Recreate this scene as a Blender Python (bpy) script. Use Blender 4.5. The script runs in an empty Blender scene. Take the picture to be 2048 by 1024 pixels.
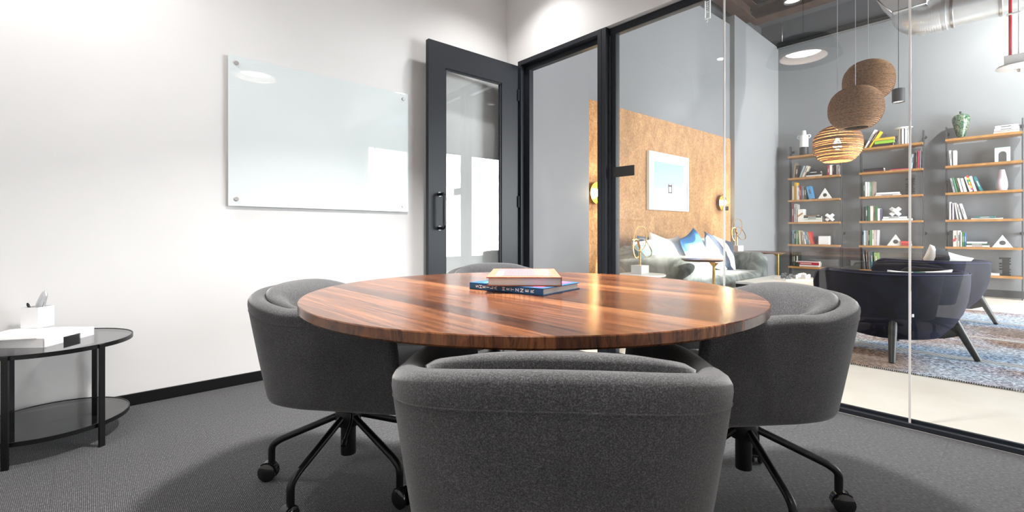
import bpy, bmesh, math, random
from math import sin, cos, pi, radians as rad, sqrt, atan2
from mathutils import Vector, Matrix, Euler
random.seed(7)
SC = bpy.context.scene
COL = SC.collection

# ------------------------------------------------------------------ camera
F, TH, YH, H0 = 927.616, .7388, 466.551, .9183
cd = bpy.data.cameras.new('camera'); cam = bpy.data.objects.new('camera', cd); COL.objects.link(cam)
cd.sensor_width = 36; cd.lens = F / 2048 * 36; cd.shift_y = -(512 - YH) / 2048
cd.clip_start = .02; cd.clip_end = 100
cam.location = (0, 0, H0); cam.rotation_euler = (pi / 2, 0, -TH)
SC.camera = cam
CT, ST = cos(TH), sin(TH)
def ray(x, y):
    a = (x - 1024) / F; b = (YH - y) / F
    return (a * CT + ST, -a * ST + CT, b)
def onU(x, y, U):
    r = ray(x, y); t = U / r[0]; return (r[1] * t, H0 + r[2] * t)
def onV(x, y, V):
    r = ray(x, y); t = V / r[1]; return (r[0] * t, H0 + r[2] * t)
def onZ(x, y, z):
    r = ray(x, y); t = (z - H0) / r[2]; return (r[0] * t, r[1] * t)

# ------------------------------------------------------------------ materials
MATS = {}
def newmat(name):
    m = bpy.data.materials.new(name); m.use_nodes = True
    nt = m.node_tree; p = nt.nodes['Principled BSDF']
    return m, nt, p
def srgb(h):
    if isinstance(h, str):
        h = h.lstrip('#'); v = [int(h[i:i + 2], 16) / 255 for i in (0, 2, 4)]
    else: v = [c / 255 for c in h]
    return tuple(c / 12.92 if c <= .04045 else ((c + .055) / 1.055) ** 2.4 for c in v) + (1,)
def mat(name, col, rough=.5, metal=0, spec=.5, emit=None, estr=0, coat=0, sheen=0, bump=0, bscale=200, var=0, vscale=30):
    if name in MATS: return MATS[name]
    m, nt, p = newmat(name)
    c = col if len(col) == 4 else tuple(col) + (1,)
    p.inputs['Base Color'].default_value = c
    p.inputs['Roughness'].default_value = rough
    p.inputs['Metallic'].default_value = metal
    p.inputs['Specular IOR Level'].default_value = spec
    p.inputs['Coat Weight'].default_value = coat
    if sheen:
        p.inputs['Sheen Weight'].default_value = sheen; p.inputs['Sheen Roughness'].default_value = .4
    if emit:
        p.inputs['Emission Color'].default_value = emit if len(emit) == 4 else tuple(emit) + (1,)
        p.inputs['Emission Strength'].default_value = estr
    tc = None
    if var or bump:
        tc = nt.nodes.new('ShaderNodeTexCoord')
    if var:
        n = nt.nodes.new('ShaderNodeTexNoise'); n.inputs['Scale'].default_value = vscale; n.inputs['Detail'].default_value = 4
        nt.links.new(tc.outputs['Object'], n.inputs['Vector'])
        r = nt.nodes.new('ShaderNodeValToRGB')
        r.color_ramp.elements[0].position = .3; r.color_ramp.elements[1].position = .7
        r.color_ramp.elements[0].color = tuple(x * (1 - var) for x in c[:3]) + (1,)
        r.color_ramp.elements[1].color = tuple(min(1, x * (1 + var)) for x in c[:3]) + (1,)
        nt.links.new(n.outputs['Fac'], r.inputs['Fac']); nt.links.new(r.outputs['Color'], p.inputs['Base Color'])
    if bump:
        n = nt.nodes.new('ShaderNodeTexNoise'); n.inputs['Scale'].default_value = bscale; n.inputs['Detail'].default_value = 3
        nt.links.new(tc.outputs['Object'], n.inputs['Vector'])
        b = nt.nodes.new('ShaderNodeBump'); b.inputs['Strength'].default_value = bump; b.inputs['Distance'].default_value = .002
        nt.links.new(n.outputs['Fac'], b.inputs['Height']); nt.links.new(b.outputs['Normal'], p.inputs['Normal'])
    MATS[name] = m
    return m
def N(nt, t, **kw):
    n = nt.nodes.new(t)
    for k, v in kw.items():
        if k.startswith('i_'): n.inputs[k[2:]].default_value = v
        else: setattr(n, k, v)
    return n
def ramp(nt, stops, interp='LINEAR'):
    r = nt.nodes.new('ShaderNodeValToRGB'); cr = r.color_ramp; cr.interpolation = interp
    while len(cr.elements) < len(stops): cr.elements.new(.5)
    for e, (p, c) in zip(cr.elements, stops):
        e.position = p; e.color = c if len(c) == 4 else tuple(c) + (1,)
    return r
def mixc(nt, mode='MIX', fac=.5):
    n = nt.nodes.new('ShaderNodeMix'); n.data_type = 'RGBA'; n.blend_type = mode; n.inputs[0].default_value = fac
    return n   # fac 0, A 6, B 7, out 2

def felt():
    m, nt, p = newmat('grey_felt'); L = nt.links.new
    tc = N(nt, 'ShaderNodeTexCoord')
    n1 = N(nt, 'ShaderNodeTexNoise'); n1.inputs['Scale'].default_value = 430; n1.inputs['Detail'].default_value = 3; n1.inputs['Roughness'].default_value = .7
    n2 = N(nt, 'ShaderNodeTexNoise'); n2.inputs['Scale'].default_value = 9; n2.inputs['Detail'].default_value = 3
    L(tc.outputs['Object'], n1.inputs['Vector']); L(tc.outputs['Object'], n2.inputs['Vector'])
    r = ramp(nt, [(.30, (.021, .021, .0222)), (.5, (.054, .054, .056)), (.72, (.145, .145, .15))])
    L(n1.outputs['Fac'], r.inputs['Fac'])
    r2 = ramp(nt, [(.3, (.85, .85, .85)), (.7, (1.1, 1.1, 1.1))]); L(n2.outputs['Fac'], r2.inputs['Fac'])
    mx = mixc(nt, 'MULTIPLY', 1); L(r.outputs['Color'], mx.inputs[6]); L(r2.outputs['Color'], mx.inputs[7])
    L(mx.outputs[2], p.inputs['Base Color'])
    p.inputs['Roughness'].default_value = .95; p.inputs['Specular IOR Level'].default_value = .15
    p.inputs['Sheen Weight'].default_value = .3; p.inputs['Sheen Roughness'].default_value = .45
    b = N(nt, 'ShaderNodeBump'); b.inputs['Strength'].default_value = .35; b.inputs['Distance'].default_value = .002
    L(n1.outputs['Fac'], b.inputs['Height']); L(b.outputs['Normal'], p.inputs['Normal'])
    return m
def velvet(name, dark, light, scale=4, sheen=.6, tint=(1, 1, 1, 1)):
    m, nt, p = newmat(name); L = nt.links.new
    tc = N(nt, 'ShaderNodeTexCoord')
    n1 = N(nt, 'ShaderNodeTexNoise'); n1.inputs['Scale'].default_value = scale; n1.inputs['Detail'].default_value = 5; n1.inputs['Distortion'].default_value = 1.2
    L(tc.outputs['Object'], n1.inputs['Vector'])
    r = ramp(nt, [(.38, dark), (.62, light)]); L(n1.outputs['Fac'], r.inputs['Fac'])
    L(r.outputs['Color'], p.inputs['Base Color'])
    p.inputs['Roughness'].default_value = .75; p.inputs['Specular IOR Level'].default_value = .25
    p.inputs['Sheen Weight'].default_value = sheen; p.inputs['Sheen Roughness'].default_value = .35; p.inputs['Sheen Tint'].default_value = tint
    return m
def carpet():
    m, nt, p = newmat('grey_ribbed_carpet'); L = nt.links.new
    tc = N(nt, 'ShaderNodeTexCoord')
    w = N(nt, 'ShaderNodeTexWave', wave_type='BANDS', bands_direction='X'); w.inputs['Scale'].default_value = 2 * pi / .0052 / 20; w.inputs['Distortion'].default_value = .6; w.inputs['Detail'].default_value = 1; w.inputs['Detail Scale'].default_value = 3
    L(tc.outputs['Object'], w.inputs['Vector'])
    mp = N(nt, 'ShaderNodeMapping'); mp.inputs['Scale'].default_value = (1, .35, 1); L(tc.outputs['Object'], mp.inputs['Vector'])
    n1 = N(nt, 'ShaderNodeTexNoise'); n1.inputs['Scale'].default_value = 210; n1.inputs['Detail'].default_value = 4; n1.inputs['Roughness'].default_value = .75
    L(mp.outputs['Vector'], n1.inputs['Vector'])
    n2 = N(nt, 'ShaderNodeTexNoise'); n2.inputs['Scale'].default_value = 2.2; n2.inputs['Detail'].default_value = 3; L(tc.outputs['Object'], n2.inputs['Vector'])
    r1 = ramp(nt, [(.0, (.014, .014, .0155)), (.6, (.062, .062, .066)), (1, (.105, .105, .11))]); L(w.outputs['Color'], r1.inputs['Fac'])
    r2 = ramp(nt, [(.32, (.35, .35, .36)), (.52, (.95, .95, .96)), (.7, (2.3, 2.3, 2.35))]); L(n1.outputs['Fac'], r2.inputs['Fac'])
    mx = mixc(nt, 'MULTIPLY', 1); L(r1.outputs['Color'], mx.inputs[6]); L(r2.outputs['Color'], mx.inputs[7])
    # carpet tile joints
    br = N(nt, 'ShaderNodeTexBrick'); br.inputs['Scale'].default_value = 1; br.inputs['Mortar Size'].default_value = .0014; br.inputs['Brick Width'].default_value = .5; br.inputs['Row Height'].default_value = .5; br.offset = .5
    br.inputs['Color1'].default_value = (1, 1, 1, 1); br.inputs['Color2'].default_value = (.96, .96, .96, 1); br.inputs['Mortar'].default_value = (.7, .7, .7, 1)
    mp2 = N(nt, 'ShaderNodeMapping'); mp2.inputs['Rotation'].default_value = (0, 0, pi / 2); mp2.inputs['Location'].default_value = (.217, .1, 0); L(tc.outputs['Object'], mp2.inputs['Vector']); L(mp2.outputs['Vector'], br.inputs['Vector'])
    m2 = mixc(nt, 'MULTIPLY', 1); L(mx.outputs[2], m2.inputs[6]); L(br.outputs['Color'], m2.inputs[7])
    L(m2.outputs[2], p.inputs['Base Color'])
    p.inputs['Roughness'].default_value = .95; p.inputs['Specular IOR Level'].default_value = .1; p.inputs['Sheen Weight'].default_value = .2
    b = N(nt, 'ShaderNodeBump'); b.inputs['Strength'].default_value = .4; b.inputs['Distance'].default_value = .002
    L(n1.outputs['Fac'], b.inputs['Height']); L(b.outputs['Normal'], p.inputs['Normal'])
    return m
def walnut(name='walnut_planks', pw=.0635, off=0., gain=1.0, rough=.22):
    m, nt, p = newmat(name); L = nt.links.new
    tc = N(nt, 'ShaderNodeTexCoord'); sx = N(nt, 'ShaderNodeSeparateXYZ'); L(tc.outputs['Object'], sx.inputs[0])
    d = N(nt, 'ShaderNodeMath', operation='MULTIPLY_ADD'); d.inputs[1].default_value = 1 / pw; d.inputs[2].default_value = off + 40; L(sx.outputs['X'], d.inputs[0])
    fl = N(nt, 'ShaderNodeMath', operation='FLOOR'); L(d.outputs[0], fl.inputs[0])
    wn = N(nt, 'ShaderNodeTexWhiteNoise', noise_dimensions='1D'); L(fl.outputs[0], wn.inputs['W'])
    # shift each plank along its length and cut it into staves
    sh = N(nt, 'ShaderNodeMath', operation='MULTIPLY_ADD'); sh.inputs[1].default_value = 9; L(wn.outputs['Value'], sh.inputs[0]); L(sx.outputs['Y'], sh.inputs[2])
    st = N(nt, 'ShaderNodeMath', operation='MULTIPLY'); st.inputs[1].default_value = .12; L(sh.outputs[0], st.inputs[0])
    fs = N(nt, 'ShaderNodeMath', operation='FLOOR'); L(st.outputs[0], fs.inputs[0])
    ad = N(nt, 'ShaderNodeMath', operation='MULTIPLY_ADD'); ad.inputs[1].default_value = 7.31; L(fs.outputs[0], ad.inputs[0]); L(fl.outputs[0], ad.inputs[2])
    w2 = N(nt, 'ShaderNodeTexWhiteNoise', noise_dimensions='1D'); L(ad.outputs[0], w2.inputs['W'])
    g = gain
    base = ramp(nt, [(0, (.09 * g, .029 * g, .012 * g)), (.28, (.17 * g, .057 * g, .022 * g)), (.55, (.28 * g, .098 * g, .038 * g)), (.8, (.38 * g, .145 * g, .056 * g)), (1, (.48 * g, .20 * g, .085 * g))]); L(w2.outputs['Value'], base.inputs['Fac'])
    cx = N(nt, 'ShaderNodeCombineXYZ'); L(sx.outputs['X'], cx.inputs[0]); L(sh.outputs[0], cx.inputs[1]); L(sx.outputs['Z'], cx.inputs[2])
    mp = N(nt, 'ShaderNodeMapping'); mp.inputs['Scale'].default_value = (75, 2.2, 9); L(cx.outputs[0], mp.inputs['Vector'])
    gn = N(nt, 'ShaderNodeTexNoise'); gn.inputs['Scale'].default_value = 1.6; gn.inputs['Detail'].default_value = 6; gn.inputs['Roughness'].default_value = .65; gn.inputs['Distortion'].default_value = .7; L(mp.outputs[0], gn.inputs['Vector'])
    gr = ramp(nt, [(.34, (.28, .24, .22)), (.5, (.95, .95, .95)), (.66, (1.6, 1.55, 1.45))]); L(gn.outputs['Fac'], gr.inputs['Fac'])
    mx = mixc(nt, 'MULTIPLY', 1); L(base.outputs['Color'], mx.inputs[6]); L(gr.outputs['Color'], mx.inputs[7])
    mp3 = N(nt, 'ShaderNodeMapping'); mp3.inputs['Scale'].default_value = (14, 3.0, 14); L(cx.outputs[0], mp3.inputs['Vector'])
    kn = N(nt, 'ShaderNodeTexNoise'); kn.inputs['Scale'].default_value = 1.; kn.inputs['Detail'].default_value = 2; kn.inputs['Distortion'].default_value = 1.5; L(mp3.outputs[0], kn.inputs['Vector'])
    kr = ramp(nt, [(.66, (1, 1, 1)), (.74, (.3, .26, .24))]); L(kn.outputs['Fac'], kr.inputs['Fac'])
    m2 = mixc(nt, 'MULTIPLY', 1); L(mx.outputs[2], m2.inputs[6]); L(kr.outputs['Color'], m2.inputs[7])
    L(m2.outputs[2], p.inputs['Base Color'])
    p.inputs['Roughness'].default_value = rough; p.inputs['Specular IOR Level'].default_value = .36
    b = N(nt, 'ShaderNodeBump'); b.inputs['Strength'].default_value = .04; b.inputs['Distance'].default_value = .002; L(gn.outputs['Fac'], b.inputs['Height']); L(b.outputs['Normal'], p.inputs['Normal'])
    return m
def cork():
    m, nt, p = newmat('cork_veneer'); L = nt.links.new
    tc = N(nt, 'ShaderNodeTexCoord')
    mp = N(nt, 'ShaderNodeMapping'); mp.inputs['Scale'].default_value = (1, 1, .5); L(tc.outputs['Object'], mp.inputs['Vector'])
    n1 = N(nt, 'ShaderNodeTexNoise'); n1.inputs['Scale'].default_value = 62; n1.inputs['Detail'].default_value = 5; n1.inputs['Roughness'].default_value = .7; L(mp.outputs[0], n1.inputs['Vector'])
    n2 = N(nt, 'ShaderNodeTexNoise'); n2.inputs['Scale'].default_value = 9; n2.inputs['Detail'].default_value = 4; L(mp.outputs[0], n2.inputs['Vector'])
    r1 = ramp(nt, [(.3, (.36, .165, .062)), (.5, (.53, .29, .125)), (.7, (.68, .43, .22))]); L(n1.outputs['Fac'], r1.inputs['Fac'])
    r2 = ramp(nt, [(.3, (.82, .78, .74)), (.7, (1.15, 1.15, 1.15))]); L(n2.outputs['Fac'], r2.inputs['Fac'])
    mx = mixc(nt, 'MULTIPLY', 1); L(r1.outputs['Color'], mx.inputs[6]); L(r2.outputs['Color'], mx.inputs[7])
    v = N(nt, 'ShaderNodeTexNoise'); v.inputs['Scale'].default_value = 115; v.inputs['Detail'].default_value = 2; L(mp.outputs[0], v.inputs['Vector'])
    vr = ramp(nt, [(.64, (1, 1, 1)), (.69, (.25, .13, .07))]); L(v.outputs['Fac'], vr.inputs['Fac'])
    m2 = mixc(nt, 'MULTIPLY', 1); L(mx.outputs[2], m2.inputs[6]); L(vr.outputs['Color'], m2.inputs[7])
    L(m2.outputs[2], p.inputs['Base Color']); p.inputs['Roughness'].default_value = .8
    return m
def glassmat(name, tint=(.955, .97, .97), f0=.062, rough=0.0):
    m = bpy.data.materials.new(name); m.use_nodes = True; nt = m.node_tree; nt.nodes.clear(); L = nt.links.new
    o = N(nt, 'ShaderNodeOutputMaterial'); mix = N(nt, 'ShaderNodeMixShader')
    t = N(nt, 'ShaderNodeBsdfTransparent'); t.inputs['Color'].default_value = tuple(tint) + (1,)
    g = N(nt, 'ShaderNodeBsdfGlossy'); g.inputs['Roughness'].default_value = rough; g.inputs['Color'].default_value = (1, 1, 1, 1)
    lw = N(nt, 'ShaderNodeLayerWeight'); lw.inputs['Blend'].default_value = .5
    pw = N(nt, 'ShaderNodeMath', operation='POWER'); pw.inputs[1].default_value = 5; L(lw.outputs['Facing'], pw.inputs[0])
    ma = N(nt, 'ShaderNodeMath', operation='MULTIPLY_ADD'); ma.inputs[1].default_value = 1 - f0; ma.inputs[2].default_value = f0; L(pw.outputs[0], ma.inputs[0])
    L(ma.outputs[0], mix.inputs[0]); L(t.outputs[0], mix.inputs[1]); L(g.outputs[0], mix.inputs[2]); L(mix.outputs[0], o.inputs[0])
    return m
def concrete():
    m, nt, p = newmat('polished_concrete'); L = nt.links.new
    tc = N(nt, 'ShaderNodeTexCoord')
    n1 = N(nt, 'ShaderNodeTexNoise'); n1.inputs['Scale'].default_value = 1.6; n1.inputs['Detail'].default_value = 7; n1.inputs['Roughness'].default_value = .62; L(tc.outputs['Object'], n1.inputs['Vector'])
    r = ramp(nt, [(.3, (.70, .63, .55)), (.7, (.82, .77, .70))]); L(n1.outputs['Fac'], r.inputs['Fac'])
    L(r.outputs['Color'], p.inputs['Base Color']); p.inputs['Roughness'].default_value = .38
    return m
def paint(name, col, rough=.6, var=.03):
    m, nt, p = newmat(name); L = nt.links.new
    tc = N(nt, 'ShaderNodeTexCoord'); n1 = N(nt, 'ShaderNodeTexNoise'); n1.inputs['Scale'].default_value = 1.4; n1.inputs['Detail'].default_value = 5; L(tc.outputs['Object'], n1.inputs['Vector'])
    r = ramp(nt, [(.3, tuple(c * (1 - var) for c in col)), (.7, tuple(min(1, c * (1 + var)) for c in col))]); L(n1.outputs['Fac'], r.inputs['Fac'])
    L(r.outputs['Color'], p.inputs['Base Color']); p.inputs['Roughness'].default_value = rough; p.inputs['Specular IOR Level'].default_value = .3
    n2 = N(nt, 'ShaderNodeTexNoise'); n2.inputs['Scale'].default_value = 260; L(tc.outputs['Object'], n2.inputs['Vector'])
    b = N(nt, 'ShaderNodeBump'); b.inputs['Strength'].default_value = .05; b.inputs['Distance'].default_value = .002; L(n2.outputs['Fac'], b.inputs['Height']); L(b.outputs['Normal'], p.inputs['Normal'])
    return m
def rugmat():
    m, nt, p = newmat('woven_rug'); L = nt.links.new
    tc = N(nt, 'ShaderNodeTexCoord'); sx = N(nt, 'ShaderNodeSeparateXYZ'); L(tc.outputs['Object'], sx.inputs[0])
    # colour fields: object X runs away from the near edge, Y along the bands
    mp = N(nt, 'ShaderNodeMapping'); mp.inputs['Scale'].default_value = (1.5, .75, 1); mp.inputs['Location'].default_value = (.35, .1, 0); L(tc.outputs['Object'], mp.inputs['Vector'])
    n1 = N(nt, 'ShaderNodeTexNoise'); n1.inputs['Scale'].default_value = 1.1; n1.inputs['Detail'].default_value = 2; L(mp.outputs[0], n1.inputs['Vector'])
    fld = ramp(nt, [(.30, srgb('#6a5040')), (.40, srgb('#8b7c76')), (.46, srgb('#9d9ba5')), (.53, srgb('#9ea8b5')), (.62, srgb('#92a4b8')), (.72, srgb('#7a90a8'))]); L(n1.outputs['Fac'], fld.inputs['Fac'])
    # two brown dyed areas near the front edge
    last = fld.outputs['Color']
    for cx, cy, rad_, w in ((4.13, .80, .50, 1.), (5.62, -.03, .38, .9), (5.75, .62, .2, .9)):
        vd = N(nt, 'ShaderNodeVectorMath', operation='DISTANCE'); vd.inputs[1].default_value = (cx, cy, .012); L(tc.outputs['Object'], vd.inputs[0])
        rm = ramp(nt, [(rad_ * .35, (w, w, w)), (rad_, (0, 0, 0))], 'EASE'); L(vd.outputs['Value'], rm.inputs['Fac'])
        mb = mixc(nt); L(rm.outputs['Color'], mb.inputs[0]); L(last, mb.inputs[6]); mb.inputs[7].default_value = srgb('#7d6250'); last = mb.outputs[2]
    # woven speckle
    mp2 = N(nt, 'ShaderNodeMapping'); mp2.inputs['Scale'].default_value = (1, .75, 1); L(tc.outputs['Object'], mp2.inputs['Vector'])
    n2 = N(nt, 'ShaderNodeTexNoise'); n2.inputs['Scale'].default_value = 62; n2.inputs['Detail'].default_value = 3; n2.inputs['Roughness'].default_value = .85; L(mp2.outputs[0], n2.inputs['Vector'])
    r2 = ramp(nt, [(.38, (.15, .15, .17)), (.5, (.9, .9, .92)), (.6, (2.1, 2.1, 2.1))]); L(n2.outputs['Fac'], r2.inputs['Fac'])
    mx = mixc(nt, 'MULTIPLY', 1); L(last, mx.inputs[6]); L(r2.outputs['Color'], mx.inputs[7])
    # zigzag bands
    wv = N(nt, 'ShaderNodeMath', operation='PINGPONG'); wv.inputs[1].default_value = .11; L(sx.outputs['Y'], wv.inputs[0])
    sm = N(nt, 'ShaderNodeMath', operation='MULTIPLY_ADD'); sm.inputs[1].default_value = .75; L(wv.outputs[0], sm.inputs[0]); L(sx.outputs['X'], sm.inputs[2])
    ml = N(nt, 'ShaderNodeMath', operation='MULTIPLY'); ml.inputs[1].default_value = 2 * pi / .036; L(sm.outputs[0], ml.inputs[0])
    sn = N(nt, 'ShaderNodeMath', operation='SINE'); L(ml.outputs[0], sn.inputs[0])
    zz = ramp(nt, [(.42, (.025, .025, .035)), (.58, (.78, .78, .76))])
    s5 = N(nt, 'ShaderNodeMath', operation='MULTIPLY_ADD'); s5.inputs[1].default_value = .5; s5.inputs[2].default_value = .5; L(sn.outputs[0], s5.inputs[0]); L(s5.outputs[0], zz.inputs['Fac'])
    pp = N(nt, 'ShaderNodeMath', operation='FLOORED_MODULO'); pp.inputs[1].default_value = 1.05; L(sx.outputs['X'], pp.inputs[0])
    bm_ = ramp(nt, [(0, (.25, .25, .25)), (.05, (.25, .25, .25)), (.14, (.0, .0, .0)), (.36, (0, 0, 0)), (.42, (.15, .15, .15)), (.455, (1, 1, 1)), (.53, (1, 1, 1)), (.56, (.12, .12, .12)), (.62, (0, 0, 0)), (.9, (.2, .2, .2))]); L(pp.outputs[0], bm_.inputs['Fac'])
    m3 = mixc(nt, 'MIX', 0); L(bm_.outputs['Color'], m3.inputs[0]); L(mx.outputs[2], m3.inputs[6]); L(zz.outputs['Color'], m3.inputs[7])
    L(m3.outputs[2], p.inputs['Base Color']); p.inputs['Roughness'].default_value = .95; p.inputs['Specular IOR Level'].default_value = .1
    b = N(nt, 'ShaderNodeBump'); b.inputs['Strength'].default_value = .6; b.inputs['Distance'].default_value = .004; L(n2.outputs['Fac'], b.inputs['Height']); L(b.outputs['Normal'], p.inputs['Normal'])
    return m
def genramp(name, axis, stops, interp='CONSTANT', wob=.0, scale=8, rough=.9):
    """cloth or print: colours along an object axis with a wavy edge"""
    m, nt, p = newmat(name); L = nt.links.new
    tc = N(nt, 'ShaderNodeTexCoord'); n1 = N(nt, 'ShaderNodeTexNoise'); n1.inputs['Scale'].default_value = scale; L(tc.outputs['Generated'], n1.inputs['Vector'])
    dt = N(nt, 'ShaderNodeVectorMath', operation='DOT_PRODUCT'); dt.inputs[1].default_value = axis; L(tc.outputs['Generated'], dt.inputs[0])
    a = N(nt, 'ShaderNodeMath', operation='MULTIPLY_ADD'); a.inputs[1].default_value = wob; L(n1.outputs['Fac'], a.inputs[0]); L(dt.outputs['Value'], a.inputs[2])
    r = ramp(nt, stops, interp); L(a.outputs[0], r.inputs['Fac']); L(r.outputs['Color'], p.inputs['Base Color'])
    p.inputs['Roughness'].default_value = rough
    w = N(nt, 'ShaderNodeTexNoise'); w.inputs['Scale'].default_value = 160; L(tc.outputs['Object'], w.inputs['Vector'])
    b = N(nt, 'ShaderNodeBump'); b.inputs['Strength'].default_value = .3; b.inputs['Distance'].default_value = .003; L(w.outputs['Fac'], b.inputs['Height']); L(b.outputs['Normal'], p.inputs['Normal'])
    return m

M = {}
M['white_wall'] = paint('white_wall_paint', (.76, .752, .748))
M['white_ceiling'] = paint('white_ceiling_paint', (.8, .8, .8))
M['grey_wall'] = paint('grey_wall_paint', (.225, .234, .245))
M['pale_grey_wall'] = paint('pale_grey_wall_paint', (.255, .262, .272))
M['dark_ceiling'] = paint('dark_grey_ceiling_paint', (.10, .105, .115))
M['rust'] = mat('rusty_steel', (.075, .038, .026), .75, .1, var=.5, vscale=5)
M['carpet'] = carpet(); M['felt'] = felt(); M['table'] = walnut(off=-.35, gain=.47); M['concrete'] = concrete(); M['cork'] = cork()
M['glass'] = glassmat('clear_glass')
M['smoke_glass'] = glassmat('smoked_glass', (.42, .43, .44), .07)
M['board_glass'] = mat('back_painted_glass', (.74, .80, .81), .03, spec=.55, coat=.2)
M['frame'] = mat('charcoal_frame', (.014, .0165, .022), .4, spec=.3)
M['black_metal'] = mat('black_metal', (.0055, .0055, .006), .36, spec=.32)
M['gloss_black'] = mat('gloss_black', (.008, .008, .009), .12, spec=.6)
M['black_base'] = mat('black_baseboard', (.005, .005, .006), .4, spec=.3)
M['steel'] = mat('brushed_steel', (.62, .61, .6), .28, 1)
M['brass'] = mat('brass', (.78, .53, .2), .22, 1)
M['white_plastic'] = mat('white_plastic', (.86, .86, .87), .35)
M['paper'] = mat('white_paper', (.87, .86, .86), .8)
M['pages'] = mat('page_edges', (.78, .75, .70), .9)
M['marble'] = mat('white_marble', (.82, .80, .78), .25, var=.05, vscale=12)
M['navy'] = velvet('navy_velvet', (.0025, .003, .008), (.008, .008, .022), 7, .12, (.4, .4, .8, 1))
M['sofa'] = velvet('grey_green_velvet', (.13, .145, .135), (.30, .325, .31), 5, .3)
M['dark_wood'] = mat('dark_wood', (.013, .011, .0095), .45, var=.2, vscale=20)
M['oak'] = mat('oak_shelf', srgb('#a97a44'), .45, var=.22, vscale=14)
M['walnut_top'] = walnut('walnut_top', pw=.5, gain=.6, rough=.3)
M['dark_post'] = mat('dark_grey_upright', (.055, .055, .058), .5)
M['galv'] = mat('galvanized_metal', (.76, .78, .80), .36, .65, var=.12, vscale=3)
M['red'] = mat('red_pipe', (.55, .03, .04), .4)
M['rug'] = rugmat()
M['cable'] = mat('black_cable', (.02, .02, .02), .5)
M['steel_cable'] = mat('pale_cable', (.5, .5, .55), .35, .6)

# ------------------------------------------------------------------ mesh helpers
def place(o, parent=None, loc=(0, 0, 0), rot=(0, 0, 0)):
    o.location = loc; o.rotation_euler = rot
    if parent: o.parent = parent
    return o
def obj(name, bm, m, parent=None, loc=(0, 0, 0), rot=(0, 0, 0), smooth=False, ang=None):
    me = bpy.data.meshes.new(name); bmesh.ops.recalc_face_normals(bm, faces=bm.faces)
    bm.to_mesh(me); bm.free()
    if smooth:
        me.polygons.foreach_set('use_smooth', [True] * len(me.polygons))
        if ang: me.set_sharp_from_angle(angle=rad(ang))
    for mm in (m if isinstance(m, (list, tuple)) else [m]): me.materials.append(mm)
    o = bpy.data.objects.new(name, me); COL.objects.link(o)
    return place(o, parent, loc, rot)
def empty(name, loc=(0, 0, 0), rotz=0):
    o = bpy.data.objects.new(name, None); COL.objects.link(o); o.empty_display_size = .1
    o.location = loc; o.rotation_euler = (0, 0, rotz); return o
LABELS = {}
def tag(o, label, cat, group=None, kind=None):
    o['label'] = label; o['category'] = cat
    if group: o['group'] = group
    if kind: o['kind'] = kind
    return o
def struct(o):
    o['kind'] = 'structure'; return o
def copy_tree(o, parent=None):
    c = o.copy(); COL.objects.link(c)
    if parent: c.parent = parent; c.matrix_parent_inverse = o.matrix_parent_inverse.copy()
    for ch in list(o.children): copy_tree(ch, c)
    return c
def B(): return bmesh.new()
def box(bm, lo, hi, bev=0, seg=2, mtx=None, mi=0):
    b2 = bmesh.new(); bmesh.ops.create_cube(b2, size=1)
    for v in b2.verts: v.co = Vector([lo[i] + (v.co[i] + .5) * (hi[i] - lo[i]) for i in range(3)])
    if bev: bmesh.ops.bevel(b2, geom=list(b2.edges), offset=bev, segments=seg, profile=.5, affect='EDGES', clamp_overlap=True)
    _merge(bm, b2, mtx, mi)
def _merge(bm, b2, mtx=None, mi=0):
    mp = {}
    for v in b2.verts: mp[v] = bm.verts.new(mtx @ v.co if mtx else v.co)
    for f in b2.faces:
        try:
            nf = bm.faces.new([mp[v] for v in f.verts]); nf.material_index = mi; nf.smooth = f.smooth
        except ValueError: pass
    b2.free()
def cboxl(bm, c, s, bev=0, seg=2, mtx=None, mi=0):
    box(bm, [c[i] - s[i] / 2 for i in range(3)], [c[i] + s[i] / 2 for i in range(3)], bev, seg, mtx, mi)
def rings(bm, loops, closed_loop=True, cap=True, closed_path=False, mi=0):
    vs = [[bm.verts.new(p) for p in l] for l in loops]; n = len(vs[0]); k = len(vs)
    for i in range(k if closed_path else k - 1):
        a, b = vs[i], vs[(i + 1) % k]
        for j in range(n if closed_loop else n - 1):
            f = bm.faces.new((a[j], a[(j + 1) % n], b[(j + 1) % n], b[j])); f.material_index = mi
    if cap and not closed_path:
        for l in (vs[0], vs[-1]):
            try: bm.faces.new(l).material_index = mi
            except ValueError: pass
    return vs
def tube(bm, pts, r, seg=10, cap=True, mi=0, flat=None, closed=False):
    """round tube (or flat ribbon: flat=(width,thick,up)) along points"""
    P = [Vector(p) for p in pts]; loops = []; n = len(P)
    up = None
    for i in range(n):
        if closed: t = (P[(i + 1) % n] - P[i - 1]).normalized()
        else: t = ((P[min(i + 1, n - 1)] - P[max(i - 1, 0)])).normalized()
        if up is None:
            a = Vector((0, 0, 1)) if abs(t.z) < .95 else Vector((1, 0, 0)); up = (a - t * a.dot(t)).normalized()
        else: up = (up - t * up.dot(t)).normalized()
        s = t.cross(up); rr = r[i] if isinstance(r, (list, tuple)) else r
        loops.append([P[i] + (s * cos(2 * pi * j / seg) + up * sin(2 * pi * j / seg)) * rr for j in range(seg)])
    rings(bm, loops, True, cap, closed)
def cyl(bm, p0, p1, r0, r1=None, seg=24, mi=0):
    tube(bm, [p0, p1], [r0, r0 if r1 is None else r1], seg, mi=mi)
def lathe(bm, prof, seg=40, c=(0, 0, 0), cap=True, mi=0):
    loops = [[(c[0] + r * cos(2 * pi * j / seg), c[1] + r * sin(2 * pi * j / seg), c[2] + z) for j in range(seg)] for r, z in prof]
    rings(bm, loops, True, cap, mi=mi)
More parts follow.
